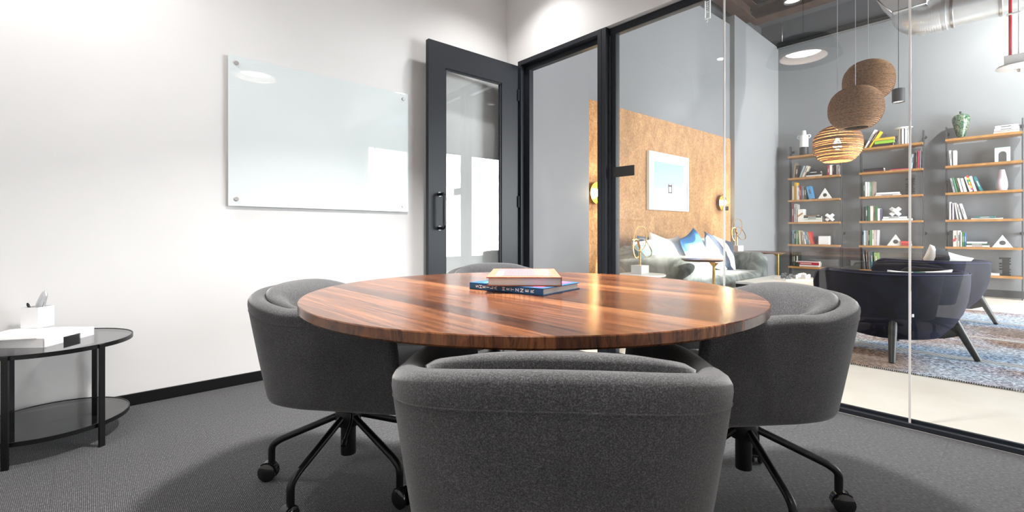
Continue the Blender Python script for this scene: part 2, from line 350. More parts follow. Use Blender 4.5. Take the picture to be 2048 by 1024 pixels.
def bezier(p0, p1, p2, n=8):
    p0, p1, p2 = Vector(p0), Vector(p1), Vector(p2)
    return [(1 - t) ** 2 * p0 + 2 * t * (1 - t) * p1 + t * t * p2 for t in [i / n for i in range(n + 1)]]
def fillet(pts, r, n=6):
    P = [Vector(p) for p in pts]; out = [P[0]]
    for i in range(1, len(P) - 1):
        a = (P[i - 1] - P[i]); b = (P[i + 1] - P[i]); d = min(r, a.length * .49, b.length * .49)
        out += bezier(P[i] + a.normalized() * d, P[i], P[i] + b.normalized() * d, n)
    return out + [P[-1]]
def prism(bm, outline, z0, z1, bev=0, mtx=None, mi=0):
    b2 = bmesh.new(); lo = [b2.verts.new((x, y, z0)) for x, y in outline]; hi = [b2.verts.new((x, y, z1)) for x, y in outline]
    n = len(lo); b2.faces.new(lo); b2.faces.new(hi)
    for i in range(n): b2.faces.new((lo[i], lo[(i + 1) % n], hi[(i + 1) % n], hi[i]))
    if bev:
        es = [e for e in b2.edges if abs(e.verts[0].co.z - e.verts[1].co.z) < 1e-6]
        bmesh.ops.bevel(b2, geom=es, offset=bev, segments=3, profile=.5, affect='EDGES', clamp_overlap=True)
    _merge(bm, b2, mtx, mi)
def superell(a, b, n=4, k=48, c=(0, 0)):
    o = []
    for i in range(k):
        t = 2 * pi * i / k; ct, st = cos(t), sin(t)
        o.append((c[0] + a * math.copysign(abs(ct) ** (2 / n), ct), c[1] + b * math.copysign(abs(st) ** (2 / n), st)))
    return o
def pad(bm, a, b, z0, z1, n=4, k=48, r=.03, c=(0, 0), crown=0):
    """soft upholstered slab with rounded rim"""
    loops = []; r = min(r, (z1 - z0) / 2)
    prof = [(-r * .999, z0)] + [(-r + r * sin(t), z0 + r - r * cos(t)) for t in (.5, 1.0, pi / 2)] + [(-r + r * cos(t), z1 - r + r * sin(t)) for t in (0.01, .5, 1.0, 1.4)]
    for d, z in prof: loops.append([(x, y, z) for x, y in superell(a + d, b + d, n, k, c)])
    for s in (.7, .4, .15): loops.append([(x, y, z1 + crown * (1 - s)) for x, y in superell((a - r) * s, (b - r) * s, n, k, c)])
    rings(bm, loops)
def area(name, loc, rot, sx, sy, power, col=(1, 1, 1), shape='RECTANGLE', spread=None):
    l = bpy.data.lights.new(name, 'AREA'); l.shape = shape; l.size = sx
    if shape in ('RECTANGLE', 'ELLIPSE'): l.size_y = sy
    l.energy = power; l.color = col
    if spread: l.spread = spread
    o = bpy.data.objects.new(name, l); COL.objects.link(o); o.location = loc; o.rotation_euler = rot; return o
def point(name, loc, power, col=(1, 1, 1), r=.03):
    l = bpy.data.lights.new(name, 'POINT'); l.energy = power; l.color = col; l.shadow_soft_size = r
    o = bpy.data.objects.new(name, l); COL.objects.link(o); o.location = loc; return o
def spot(name, loc, target, power, ang=80, blend=.6, col=(1, 1, 1), r=.04):
    l = bpy.data.lights.new(name, 'SPOT'); l.energy = power; l.color = col; l.spot_size = rad(ang); l.spot_blend = blend; l.shadow_soft_size = r
    o = bpy.data.objects.new(name, l); COL.objects.link(o); o.location = loc
    o.rotation_euler = (Vector(target) - Vector(loc)).to_track_quat('-Z', 'Y').to_euler(); return o

# ================================================================== MEETING ROOM SHELL
U0, V0 = 2.847, 3.198
UL, VB, ZC = -.615, -.65, 3.16
LU, LV0, LV1, LZ = 9.65, -3.6, 3.30, 4.95
HT = 2.458
def sbox(name, lo, hi, m, bev=0, parent=None):
    b = B(); box(b, lo, hi, bev); return struct(obj(name, b, m, parent))
sbox('floor', (UL - .1, VB - .1, -.06), (U0 + .0, V0 + .1, 0), M['carpet'])
sbox('floor_lounge', (U0, LV0, -.06), (LU + .1, LV1 + .7, 0), M['concrete'])
sbox('ceiling', (UL - .1, VB - .1, ZC), (U0 + .14, V0 + .1, ZC + .1), M['white_ceiling'])
sbox('wall_left', (UL - .1, V0, 0), (U0 + .14, V0 + .1, ZC), M['white_wall'])
sbox('wall_back', (UL - .1, VB - .1, 0), (UL, V0, ZC), M['white_wall'])
sbox('wall_near', (UL, VB - .1, 0), (U0 + .14, VB, ZC), M['white_wall'])
sbox('wall_right', (U0, VB, HT), (U0 + .14, V0, ZC), M['white_wall'])
sbox('wall_corner', (U0, 3.045, 0), (U0 + .14, V0, HT), M['white_wall'])
b = B(); box(b, (UL, V0 - .012, 0), (U0 - .0, V0, .063), .002); struct(obj('baseboard_left', b, M['black_base']))
b = B(); box(b, (UL, VB, 0), (UL + .012, V0 - .012, .063), .002); struct(obj('baseboard_back', b, M['black_base']))

# glass partition: frame, panes, joints
fx = U0 + .045
b = B()
box(b, (fx, VB, 2.403), (fx + .05, 2.08, HT), .002)                     # header over the glass
box(b, (U0 + .002, VB, .0), (U0 + .02, 2.08, .022), .001)                # floor track, two lips
box(b, (U0 + .075, VB, .0), (U0 + .093, 2.08, .022), .001)
box(b, (U0 + .02, VB, .0), (U0 + .075, 2.08, .008))
box(b, (U0 + .045, 2.03, .02), (U0 + .095, 2.078, 2.403), .002)          # side channel
win = struct(obj('window_1', b, M['frame']))
gx0, gx1 = U0 + .048, U0 + .058
for a, c in ((1.2405, 2.03), (.363, 1.2315), (VB, .354)):
    b = B(); box(b, (gx0, a, .008), (gx1, c, 2.405)); o = obj('glass_pane', b, M['glass'], win)
b = B(); box(b, (U0 + .046, 2.0785, .0), (U0 + .050, 2.0845, 2.403)); obj('bright_gap_strip', b, M['steel'], win)  # steel strip put in to draw the bright gap beside the post
mj = mat('polished_glass_edge', (.62, .60, .58), .25, spec=.6)
for v in (1.236, .3585):
    b = B(); box(b, (gx0 - .001, v - .0042, .01), (gx1 + .001, v + .0042, 2.403)); obj('glass_joint', b, mj, win)

# door frame, open leaf
b = B()
box(b, (U0 - .002, 2.085, 0), (U0 + .1, 2.125, HT), .002)                 # right post, proud
box(b, (U0 - .004, 2.125, 0), (U0 + .006, 2.162, HT - .038), .002)
box(b, (U0 + .05, 2.125, 0), (U0 + .1, 2.162, HT - .075), .002)
box(b, (U0 - .002, 3.005, 0), (U0 + .1, 3.045, HT), .002)                 # left jamb
box(b, (U0 + .05, 2.95, 0), (U0 + .1, 3.005, HT - .075), .002)
box(b, (U0 - .004, 2.125, HT - .038), (U0 + .006, 3.045, HT), .002)       # head
box(b, (U0 + .0, 2.125, HT - .042), (U0 + .1, 3.005, HT), .001)
box(b, (U0 + .05, 2.125, HT - .082), (U0 + .1, 3.005, HT - .042), .001)
door = struct(obj('door_1', b, M['frame']))
hinge = Vector((2.832, 3.030, 0)); free = Vector((1.924, 3.062, 0))
ld = free - hinge; LW = ld.length; la = atan2(ld.y, ld.x)
leaf_z0, leaf_z1 = .012, 2.414
b = B()   # local x runs from hinge to free edge, local -y is towards the back wall
sL, sF = .185, .152
y0, y1 = -.042, 0
box(b, (0, y0, leaf_z0), (sL, y1, leaf_z1)); box(b, (LW - sF, y0, leaf_z0), (LW, y1, leaf_z1))
box(b, (sL, y0, leaf_z1 - .19), (LW - sF, y1, leaf_z1), .0); box(b, (sL, y0, leaf_z0), (LW - sF, y1, leaf_z0 + .25))
for (xa, xb, za, zb) in ((sL, sL + .012, .262, 2.224), (LW - sF - .012, LW - sF, .262, 2.224), (sL, LW - sF, 2.212, 2.224), (sL, LW - sF, .262, .274)):
    box(b, (xa, y0 + .008, za), (xb, y1 - .008, zb))
leaf = obj('door_leaf', b, M['frame'], door, hinge, (0, 0, la))
b = B(); box(b, (sL + .01, -.026, .27), (LW - sF - .01, -.018, 2.216)); obj('pane', b, M['glass'], leaf)
b = B(); hx = LW - .095
tube(b, fillet([(hx, -.002, 1.222), (hx, .075, 1.222), (hx, .075, .958), (hx, -.002, .958)], .022), .0125, 14)
cyl(b, (hx, 0, 1.222), (hx, .006, 1.222), .019); cyl(b, (hx, 0, .958), (hx, .006, .958), .019)
obj('handle', b, M['gloss_black'], leaf, smooth=True, ang=50)
for z in (.3, 1.2, 2.15):
    b = B(); cyl(b, (0, .008, z - .05), (0, .008, z + .05), .008, seg=12); obj('hinge', b, M['frame'], leaf, smooth=True, ang=50)

# glass marker board
wb = empty('glass_whiteboard', (.6087, V0, 1.082))
b = B(); box(b, (0, -.028, 0), (1.2, -.022, .9), .001); obj('glass_panel', b, M['board_glass'], wb)
for x in (.042, 1.158):
    for z in (.042, .858):
        b = B(); cyl(b, (x, -.0005, z), (x, -.034, z), .0125, seg=24); cyl(b, (x, -.034, z), (x, -.036, z), .0125, .0105); obj('standoff', b, M['steel'], wb, smooth=True, ang=40)
tag(wb, 'frameless pale green glass marker board fixed to the white wall', 'whiteboard')

# black room sign stuck on the glass, hanging hook
b = B(); box(b, (gx0 - .004, 1.871, 1.335), (gx0, 2.053, 1.4105), .001)
tag(obj('room_sign', b, mat('sign_black', (.012, .011, .008), .4)), 'small blank black sign plate on the glass beside the door', 'sign')
b = B(); hy = 1.345
for dy in (-.017, .014): box(b, (gx1 + .002, hy + dy, 2.29), (gx1 + .012, hy + dy + .005, 2.45), .001)
box(b, (gx1 + .002, hy - .017, 2.285), (gx1 + .012, hy + .019, 2.292), .001)
for k in range(9): box(b, (gx1 + .004, hy - .006, 2.325 + k * .013), (gx1 + .010, hy + .008, 2.331 + k * .013), .001)
tube(b, fillet([(gx1 + .007, hy, 2.288), (gx1 + .007, hy, 2.268), (gx1 + .007, hy + .008, 2.262), (gx1 + .007, hy + .008, 2.27)], .004), .002, 8)
tag(obj('hanging_hook', b, M['white_plastic']), 'white slotted metal hanger with a hook dangling at the glass header', 'hanger')

# ================================================================== ROUND TABLE
TC = (1.0035, 1.0216); TR = .6503; TZ = .745
tb = empty('round_table', (TC[0], TC[1], 0))
b = B(); prof = [(TR - .004, TZ - .025), (TR, TZ - .021), (TR, TZ - .002), (TR - .002, TZ)]
loops = [[(r * cos(2 * pi * j / 160), r * sin(2 * pi * j / 160), z) for j in range(160)] for r, z in prof]; rings(b, loops)
obj('tabletop', b, M['table'], tb, smooth=True, ang=30)
b = B(); cyl(b, (0, 0, .02), (0, 0, .69), .042, seg=32); obj('column', b, M['black_metal'], tb, smooth=True, ang=40)
b = B(); lathe(b, [(.0, 0), (.29, 0), (.3, .004), (.3, .012), (.06, .022), (0, .022)], 56, cap=False); obj('base_plate', b, M['black_metal'], tb, smooth=True, ang=40)
b = B()
for a in (0, pi / 2): box(b, (-.24, -.03, TZ - .05), (.24, .03, TZ - .025), .003, mtx=Matrix.Rotation(a + pi / 4, 4, 'Z'))
obj('top_bracket', b, M['black_metal'], tb)
tag(tb, 'large round table of dark striped walnut planks on a black column', 'table')

# books on the table
def lying_book(name, corner, ang, ln, wd, th, col_m, label, pages_m=None, spine='x0'):
    """corner at local origin, x along the spine (ln), y across (wd)"""
    r = empty(name, corner, ang); c = .0028
    b = B(); box(b, (0, 0, 0), (ln, wd, c), .0008); box(b, (0, 0, th - c), (ln, wd, th), .0008); box(b, (0, 0, 0), (ln, c, th), .0008)
    obj('cover', b, col_m, r)
    b = B(); box(b, (.005, c * .9, c), (ln - .005, wd - .006, th - c)); obj('page_block', b, pages_m or mat('cream_pages', (.60, .58, .56), .9), r)
    tag(r, label, 'book'); return r
bk_blue = mat('blue_cover', srgb('#0d507e'), .45)
ang = atan2(.889 - 1.158, .925 - .8755)
b1 = lying_book('book', (.8755, 1.158, TZ), ang, .274, .208, .0205, bk_blue, 'thin blue hardback with white lettering under the coral book on the round table')
# title letters set one by one along the spine
letters = [('S', 345), ('H', 445), ('E', 545), ('I', 650), ('L', 755), ('A', 860), ('M', 1075), ('E', 1185), ('T', 1295), ('Z', 1410), ('N', 1522), ('E', 1640), ('R', 1760)]
bb = B()
for ch, px in letters:
    cu = bpy.data.curves.new('t', 'FONT'); cu.body = ch; cu.size = .0155; cu.extrude = .00012; cu.align_x = 'CENTER'; cu.align_y = 'CENTER'; cu.offset = .0003
    to = bpy.data.objects.new('t', cu); COL.objects.link(to); bpy.context.view_layer.update()
    me = to.to_mesh(); b2 = B(); b2.from_mesh(me); to.to_mesh_clear()
    f = (px - 105) / 1885; f = f + .07 * f * (1 - f) * (-1)
    mt = Matrix.Translation((f * .274, -.0002, .0102)) @ Matrix.Rotation(pi / 2, 4, 'X') @ Matrix.Rotation(pi / 2, 4, 'Z')
    _merge(bb, b2, mt); bpy.data.objects.remove(to); bpy.data.curves.remove(cu)
obj('spine_title', bb, M['white_plastic'], b1)
b = B(); box(b, (.04, .02, .0205), (.255, .19, .0209)); obj('cover_print', b, genramp('blue_pink_cover', (1, .0, 0), [(0, srgb('#5b8fc0')), (.62, srgb('#5b8fc0')), (.7, srgb('#b8476a'))], 'CONSTANT'), b1)
coral = mat('coral_cover', srgb('#96543c'), .65, var=.18, vscale=60)
p0 = Vector((1.003, .888, TZ + .0207)); p1 = Vector((.846, 1.040, 0))
# spine on the right-hand long side: local x runs away from the viewer along the spine, y across to the left
fd = Vector((.845, 1.040)) - Vector((1.003, .888)); ang2 = atan2(fd.y, fd.x) - pi / 2
b2_ = lying_book('book', p0, ang2, .315, .218, .0265, coral, 'thick coral hardback on top of the blue book on the round table')
m_, nt, p = newmat('cover_photo'); L = nt.links.new
tc = N(nt, 'ShaderNodeTexCoord'); sx = N(nt, 'ShaderNodeSeparateXYZ'); L(tc.outputs['Generated'], sx.inputs[0])
br = N(nt, 'ShaderNodeTexBrick'); br.inputs['Scale'].default_value = 1; br.inputs['Brick Width'].default_value = .05; br.inputs['Row Height'].default_value = .028; br.offset = 0; br.inputs['Mortar Size'].default_value = .006
br.inputs['Color1'].default_value = srgb('#c98a90'); br.inputs['Color2'].default_value = srgb('#b4707c'); br.inputs['Mortar'].default_value = srgb('#ecd0d2'); L(tc.outputs['Generated'], br.inputs['Vector'])
r1 = ramp(nt, [(0, (1, 1, 1)), (.40, (1, 1, 1)), (.46, (0, 0, 0)), (.84, (0, 0, 0)), (.88, (1, 1, 1))]); 
nz = N(nt, 'ShaderNodeTexNoise'); nz.inputs['Scale'].default_value = 14; L(tc.outputs['Generated'], nz.inputs['Vector'])
gr = ramp(nt, [(.4, srgb('#9fb59a')), (.6, srgb('#d9e0d2'))]); L(nz.outputs['Fac'], gr.inputs['Fac'])
# across the cover (Generated Y: 0 at the spine side = right, 1 = left)
side = ramp(nt, [(0, (0, 0, 0)), (.02, (1, 1, 1)), (.24, (1, 1, 1)), (.36, (0, 0, 0))]); L(sx.outputs['Y'], side.inputs['Fac'])
mx1 = mixc(nt); L(side.outputs['Color'], mx1.inputs[0]); L(br.outputs['Color'], mx1.inputs[6]); L(gr.outputs['Color'], mx1.inputs[7])
lft = ramp(nt, [(.86, (0, 0, 0)), (.87, (1, 1, 1))], 'CONSTANT'); L(sx.outputs['Y'], lft.inputs['Fac'])
sky = ramp(nt, [(0, srgb('#f2f0f2')), (.6, srgb('#f2f0f2')), (.62, srgb('#a9b4ba'))]); L(sx.outputs['X'], sky.inputs['Fac'])
mx2 = mixc(nt); L(lft.outputs['Color'], mx2.inputs[0]); L(mx1.outputs[2], mx2.inputs[6]); L(sky.outputs['Color'], mx2.inputs[7])
mx3 = mixc(nt, 'MULTIPLY', 1); mx3.inputs[7].default_value = (.27, .20, .215, 1); L(mx2.outputs[2], mx3.inputs[6]); L(mx3.outputs[2], p.inputs['Base Color']); p.inputs['Roughness'].default_value = .55
b = B(); box(b, (.035, .025, .0265), (.29, .195, .0269)); obj('cover_photo', b, m_, b2_)

# ================================================================== TUB SHELL (meeting chairs and armchairs)
def smooth01(t): t = max(0, min(1, t)); return t * t * (3 - 2 * t)
def ushell(A, Bk, Fr, n, T, zb, hb, hf, taper, slant=.2, yc=0, inner_z=.4, N_=56, hpow=1., tapy=None, tpow=1.35, pinch=.0, sag=0., fd=0.):
    """U-shaped upholstered shell open towards +y. returns (bmesh, outline fn)"""
    pts = []
    k = 240
    for i in range(k + 1):
        t = pi + pi * i / k; ct, st = cos(t), sin(t)
        pts.append((A * math.copysign(abs(ct) ** (2 / n), ct), Bk * math.copysign(abs(st) ** (2 / n), st)))
    pts = [(-A * (1 - pinch * (1 - j / 20)), Fr * (1 - j / 20)) for j in range(20)] + pts + [(A * (1 - pinch * j / 20), Fr * j / 20) for j in range(1, 21)]
    d = [0]
    for i in range(1, len(pts)): d.append(d[-1] + math.dist(pts[i], pts[i - 1]))
    path = []; j = 0
    for i in range(N_ + 1):
        s = d[-1] * i / N_
        while j < len(d) - 2 and d[j + 1] < s: j += 1
        f = (s - d[j]) / max(1e-9, d[j + 1] - d[j]); path.append((pts[j][0] + f * (pts[j + 1][0] - pts[j][0]), pts[j][1] + f * (pts[j + 1][1] - pts[j][1])))
    nrm = []
    for i in range(N_ + 1):
        a = path[max(0, i - 1)]; c = path[min(N_, i + 1)]; tx, ty = c[0] - a[0], c[1] - a[1]; l = math.hypot(tx, ty) or 1
        nrm.append((ty / l, -tx / l))
    def hgt(y, x=0):
        return -sag * min(1, abs(x) / A) ** 2.2 * smooth01((.12 - y) / .2) - fd * (1 - sqrt(max(0, 1 - max(0, min(1, (y - Fr + .13) / .13)) ** 2))) + hf + (hb - hf) * smooth01((Fr - y) / (Fr + Bk)) ** hpow
    def outer(i, z, ins=0):
        x, y = path[i]; h = hgt(y, x); q = max(0, min(1, (z - zb) / (h - zb)))
        s = 1 - taper * (1 - q) ** tpow; sy_ = 1 - (taper if tapy is None else tapy) * (1 - q) ** tpow
        x -= nrm[i][0] * ins; y -= nrm[i][1] * ins
        y2 = yc + (y - yc) * (sy_ if y < yc else 1) + slant * (h - z) * smooth01((y + .1) / (Fr + .1)) * .6
        return Vector((x * s, y2, z))
    R = T / 2; loops = []
    def section(i):
        h = hgt(path[i][1], path[i][0]); o = []
        o.append(outer(i, zb, .018)); o.append(outer(i, zb + .006, .005)); o.append(outer(i, zb + .02, 0))
        for q in (.2, .4, .6, .8, .93): o.append(outer(i, zb + .02 + (h - R - zb - .02) * q, 0))
        for a in range(0, 9):
            t = pi * a / 8; o.append(outer(i, h - R + R * sin(t), R - R * cos(t)))
        zi = inner_z
        for q in (.25, .6, 1): o.append(outer(i, (h - R) + (zi - h + R) * q, T + .004 * q))
        o.append(outer(i, zb + .01, T)); 
        return o
    S = [section(i) for i in range(N_ + 1)]
    def cap(sec, dirv, r):
        c = sum(sec, Vector()) / len(sec); out = []
        for t in (.35, .7, 1.05, 1.4):
            f = 1 - (1 - cos(t)) * .9
            out.append([Vector((c.x + (p.x - c.x) * f, p.y + dirv * r * sin(t), c.z + (p.z - c.z) * (1 - (1 - f) * .25))) for p in sec])
        return out
    loops = list(reversed(cap(S[0], 1, R * .8))) + S + cap(S[-1], 1, R * .8)
    b = B(); rings(b, loops)
    return b, outer, hgt, path, S

def swivel_chair():
    r = empty('swivel_chair')
    A, Bk, Fr, T, zb = .302, .30, .29, .064, .35
    hb, hf = .726, .660
    b, outer, hgt, path, S = ushell(A, Bk, Fr, 2.8, T, zb, hb, hf, .14, slant=.16, inner_z=.42, hpow=.85, tapy=.25, tpow=1.1, pinch=.13, sag=.026)
    # underside and seat box closing the tub
    obj('shell', b, M['felt'], r, smooth=True)
    n = len(path); b = B(); lo = [outer(i, zb + .004, .03) for i in range(n)]; hi = [outer(i, .43, T + .002) for i in range(n)]
    rings(b, [[Vector((p.x, p.y, zb + .004)) for p in lo], [Vector((p.x, p.y, zb + .1)) for p in lo], [Vector((p.x, p.y, .425)) for p in hi]]); obj('seat_base', b, M['felt'], r, smooth=True, ang=40)
    b = B(); pad(b, .205, .27, .405, .475, 4, 56, .035, (0, .06), .008); obj('seat_cushion', b, M['felt'], r, smooth=True)
    # back cushion: crescent hugging the inside of the back
    b = B(); loops = []; idx = [i for i in range(n) if path[i][1] < .02]
    m_ = len(idx)
    for q, i in enumerate(idx):
        s = (q + .0) / (m_ - 1); e = sin(pi * s) ** .42 if 0 < s < 1 else .05; e = max(e, .1)
        h = hgt(path[i][1], path[i][0]) + .026 * e - .014; t = .10 * e; sec = []
        z0 = .46
        for z, f in ((z0, .55), (z0 + .02, .85), (.53, 1), (.60, 1), (h - .05, .95), (h - .02, .75), (h - .004, .48)): sec.append(outer(i, z, T - .004 + t * f))
        sec.append(outer(i, h, T + .012)); sec.append(outer(i, h - .008, T - .004))
        for z in (.6, .5, z0): sec.append(outer(i, z, T - .006))
        loops.append(sec)
    rings(b, loops); obj('back_cushion', b, M['felt'], r, smooth=True)
    # stitched seam below the rim and down the centre of the back
    b = B(); mid = n // 2
    tube(b, [outer(i, hgt(path[i][1], path[i][0]) - .05, -.0002) for i in range(n)], .0013, 6)
    tube(b, [outer(mid, zb + .03 + (hb - .08 - zb) * k / 12, .0001) for k in range(13)], .001, 6)
    obj('seam', b, M['felt'], r, smooth=True)
    b = B(); cyl(b, (0, 0, .10), (0, 0, .30), .027, seg=24); obj('column', b, M['black_metal'], r, smooth=True, ang=40)
    b = B(); lathe(b, [(.03, .205), (.044, .21), (.046, .235), (.046, .262), (.035, .285), (.03, .302)], 28); box(b, (-.09, -.075, .285), (.09, .075, .302), .004); obj('hub', b, M['black_metal'], r, smooth=True, ang=40)
    b = B(); tube(b, fillet([(.03, .03, .285), (.13, .1, .280), (.2, .12, .245)], .03), .005, 8); cyl(b, (.2, .12, .245), (.215, .125, .235), .008, seg=10); obj('lever', b, M['black_metal'], r, smooth=True, ang=50)
    bl = B(); tube(bl, fillet([(.035, 0, .242), (.255, 0, .150), (.285, 0, .128), (.285, 0, .064)], .05), .0125, 14); lm = obj('leg', bl, M['black_metal'], r, smooth=True, ang=60)
    bc = B(); w0 = .0325
    for s in (-1, 1):
        lathe_y = [(0, .006), (.028, .006), (w0, .011), (w0, .018), (.026, .023), (0, .023)]
        loops = [[(rr * cos(2 * pi * j / 24) + .012, s * yy, w0 + rr * sin(2 * pi * j / 24)) for j in range(24)] for rr, yy in lathe_y if rr > 0]; rings(bc, loops)
    cyl(bc, (.012, -.01, w0), (.012, .01, w0), .012, seg=14); cyl(bc, (0, 0, .055), (0, 0, .07), .008, seg=12)
    hl = [[(.012 + (w0 + .004 * k) * cos(t), y, w0 + (w0 + .004 * k) * sin(t)) for t in [pi * .25 + pi * .75 * j / 10 for j in range(11)]] for y, k in ((-.012, .0), (.012, .0), (.012, .9), (-.012, .9))]
    rings(bc, hl, False, False, True)
    cs = obj('caster', bc, M['gloss_black'], lm, (.285, 0, 0), smooth=True, ang=45)
    legs = [lm]
    for k in range(1, 5):
        c = copy_tree(lm, r); c.rotation_euler = (0, 0, 2 * pi * k / 5); legs.append(c)
    return r, legs
proto, legs0 = swivel_chair()
def set_chair(c, x, y, fx_, fy, leg0, label):
    c.location = (x, y, 0); rz = atan2(fy, fx_) - pi / 2; c.rotation_euler = (0, 0, rz)
    for k, l in enumerate([q for q in c.children if q.name.startswith('leg')]): l.rotation_euler = (0, 0, rad(leg0) - rz + 2 * pi * k / 5)
    tag(c, label, 'chair', 'swivel chairs around the round table')
CH = [(.714, 1.69, .55, -.835, 138, 'grey felt swivel tub chair left of the table, against the white wall'),
      (1.688, .653, -.86, .51, 300, 'grey felt swivel tub chair right of the table, beside the glass partition'),
      (.682, .620, .72, .695, 60, 'nearest grey felt tub chair, seen from behind in front of the table'),
      (1.70, 2.0, -.58, -.81, 20, 'grey felt tub chair behind the table, mostly hidden, near the open door')]
for i, a in enumerate(CH): set_chair(proto if i == 0 else copy_tree(proto), *a)

# ================================================================== SIDE TABLE with desk things
sc_ = (-.12, 2.898); sR = .276
st = empty('side_table', (sc_[0], sc_[1], 0))
def hoop(b, R, z0, z1, t=.004, seg=80): 
    lo = [[((R - q) * cos(2 * pi * j / seg), (R - q) * sin(2 * pi * j / seg), z) for j in range(seg)] for q, z in ((0, z0), (0, z1), (t, z1), (t, z0))]
    rings(b, lo, True, False, True)
for nm, R, z in (('top', sR, .44), ('shelf', sR - .012, .098)):
    b = B(); hoop(b, R, z - .016, z + .002); fr = obj(nm + '_rim', b, M['black_metal'], st, smooth=True, ang=40)
    b = B(); lathe(b, [(R - .005, z - .006), (R - .005, z)], 80); obj('glass_' + nm, b, M['smoke_glass'], fr)
for a in (-55.3, 60., 122., 244.):
    b = B(); box(b, (sR - .002, -.011, 0), (sR + .008, .011, .441), .001, mtx=Matrix.Rotation(rad(a), 4, 'Z')); obj('leg', b, M['black_metal'], st)
tag(st, 'low round black metal side table with smoked glass top and shelf', 'table')
# white tray standing upside down with a cut handle
zt = .4402
tr = empty('desk_tray', (-.141, 2.751, zt), atan2(.194, .158))   # local x: towards the right corner, local y: towards the wall/left
b = B(); w_, l_, hh, t_ = .25, .30, .038, .004
box(b, (0, 0, hh - t_), (w_, l_, hh)); 
for lo, hi in (((0, 0, 0), (t_, l_, hh - t_)), ((w_ - t_, 0, 0), (w_, l_, hh - t_)), ((0, l_ - t_, 0), (w_, l_, hh - t_)),
               ((0, 0, 0), (w_ * .36, t_, hh - t_)), ((w_ * .70, 0, 0), (w_, t_, hh - t_)), ((w_ * .36, 0, hh - .014), (w_ * .70, t_, hh - t_))): box(b, lo, hi)
obj('tray_body', b, M['white_plastic'], tr)
tag(tr, 'white upturned desk tray with a dark handle slot on the side table', 'tray')
for i, (px, py, a, w, l, lab) in enumerate(((-.164, 2.766, 64.7, .245, .23, 'lower sheet of white paper lying on the white desk tray'), (-.170, 2.775, 62.5, .215, .20, 'upper sheet of white paper lying under the white pen box'))):
    b = B(); box(b, (0, 0, 0), (w, l, .0035)); o = obj('paper_sheet', b, M['paper'], None, (px, py, zt + hh + .0008 + i * .0042), (0, 0, rad(a))); tag(o, lab, 'paper', 'papers on the desk tray')
zp = zt + hh + .0098
pc = empty('pen_box', (-.172, 3.004, zp), rad(50))
b = B(); s_ = .077; hgt_ = .093; t_ = .003
box(b, (0, 0, 0), (s_, s_, t_))
for lo, hi in (((0, 0, t_), (s_, t_, hgt_)), ((0, s_ - t_, t_), (s_, s_, hgt_)), ((0, t_, t_), (t_, s_ - t_, hgt_)), ((s_ - t_, t_, t_), (s_, s_ - t_, hgt_))): box(b, lo, hi)
obj('box_body', b, M['white_plastic'], pc)
tag(pc, 'square white pen box standing on the papers on the side table', 'pen holder')
pm = pc.matrix_basis if False else Matrix.Translation(pc.location) @ Matrix.Rotation(rad(50), 4, 'Z')
# silver handset leaning in the box
hs = empty('silver_remote'); b = B(); loops = []
for k in range(17):
    u = k / 16; z = u * .158; w = .025 * (sin(pi * (.04 + .93 * u)) ** .35 if 0 < u < 1 else .45); d = .014 * (sin(pi * (.06 + .9 * u)) ** .4 if 0 < u < 1 else .4)
    if k in (0, 16): w *= .5; d *= .5
    loops.append([(x, y, z) for x, y in superell(w, d, 2.6, 24)])
rings(b, loops); obj('shell', b, mat('silver_plastic', (.62, .63, .65), .28, .5), hs, smooth=True)
b = B(); tube(b, [(.0252 * cos(t) * .98, .0005, .079 + .074 * sin(t)) for t in [2 * pi * i / 40 for i in range(40)]], .0012, 6, closed=True); obj('seam_line', b, M['dark_post'], hs, smooth=True)
b = B(); cyl(b, (0, -.011, .095), (0, -.0146, .095), .006, seg=16); obj('button', b, M['steel'], hs, smooth=True, ang=40)
hs.location = pm @ Vector((.038, .056, .016)); hs.rotation_euler = (Matrix.Rotation(rad(50), 3, 'Z') @ Matrix.Rotation(rad(20), 3, 'X') @ Matrix.Rotation(rad(60), 3, 'Z')).to_euler()
tag(hs, 'rounded silver remote leaning in the white pen box', 'remote')
pn = empty('pen'); b = B(); cyl(b, (0, 0, 0), (0, 0, .105), .0045, seg=12); obj('barrel', b, M['gloss_black'], pn, smooth=True, ang=40)
b = B(); cyl(b, (0, 0, .105), (0, 0, .117), .0055, .003, 12); box(b, (-.001, .004, .085), (.001, .007, .112)); obj('clip_cap', b, M['gloss_black'], pn, smooth=True, ang=40)
pn.location = pm @ Vector((.020, .016, .006)); pn.rotation_euler = (Matrix.Rotation(rad(50), 3, 'Z') @ Matrix.Rotation(rad(-26), 3, 'X')).to_euler()
tag(pn, 'black pen sticking out of the white pen box', 'pen')

# ================================================================== MEETING ROOM LAMPS
LPX, LPY, LPZ = 1.208, 1.278, 2.465
pl = empty('pendant_lamp', (LPX, LPY, LPZ))
glow = mat('lamp_diffuser', (.9, .9, .88), .4, emit=(1, .97, .93), estr=14)
b = B(); lathe(b, [(.285, -.035), (.262, .03), (.225, .10), (.20, .125), (.0, .13)], 56, cap=False); lathe(b, [(.281, -.035), (.258, .03), (.221, .098), (.197, .122), (.0, .127)], 56, cap=False)
obj('shade', b, mat('grey_shade', (.10, .10, .105), .5), pl, smooth=True, ang=50)
b = B(); lathe(b, [(.178, -.018), (.172, .055)], 48, cap=False); obj('reflector', b, mat('pale_reflector', (.85, .72, .66), .5), pl, smooth=True, ang=40)
b = B(); lathe(b, [(.0, .030), (.135, .030), (.14, .045)], 48, cap=False); obj('diffuser', b, glow, pl)
b = B(); cyl(b, (0, 0, .13), (0, 0, ZC - LPZ - .02), .003, seg=8); obj('cord', b, M['cable'], pl)
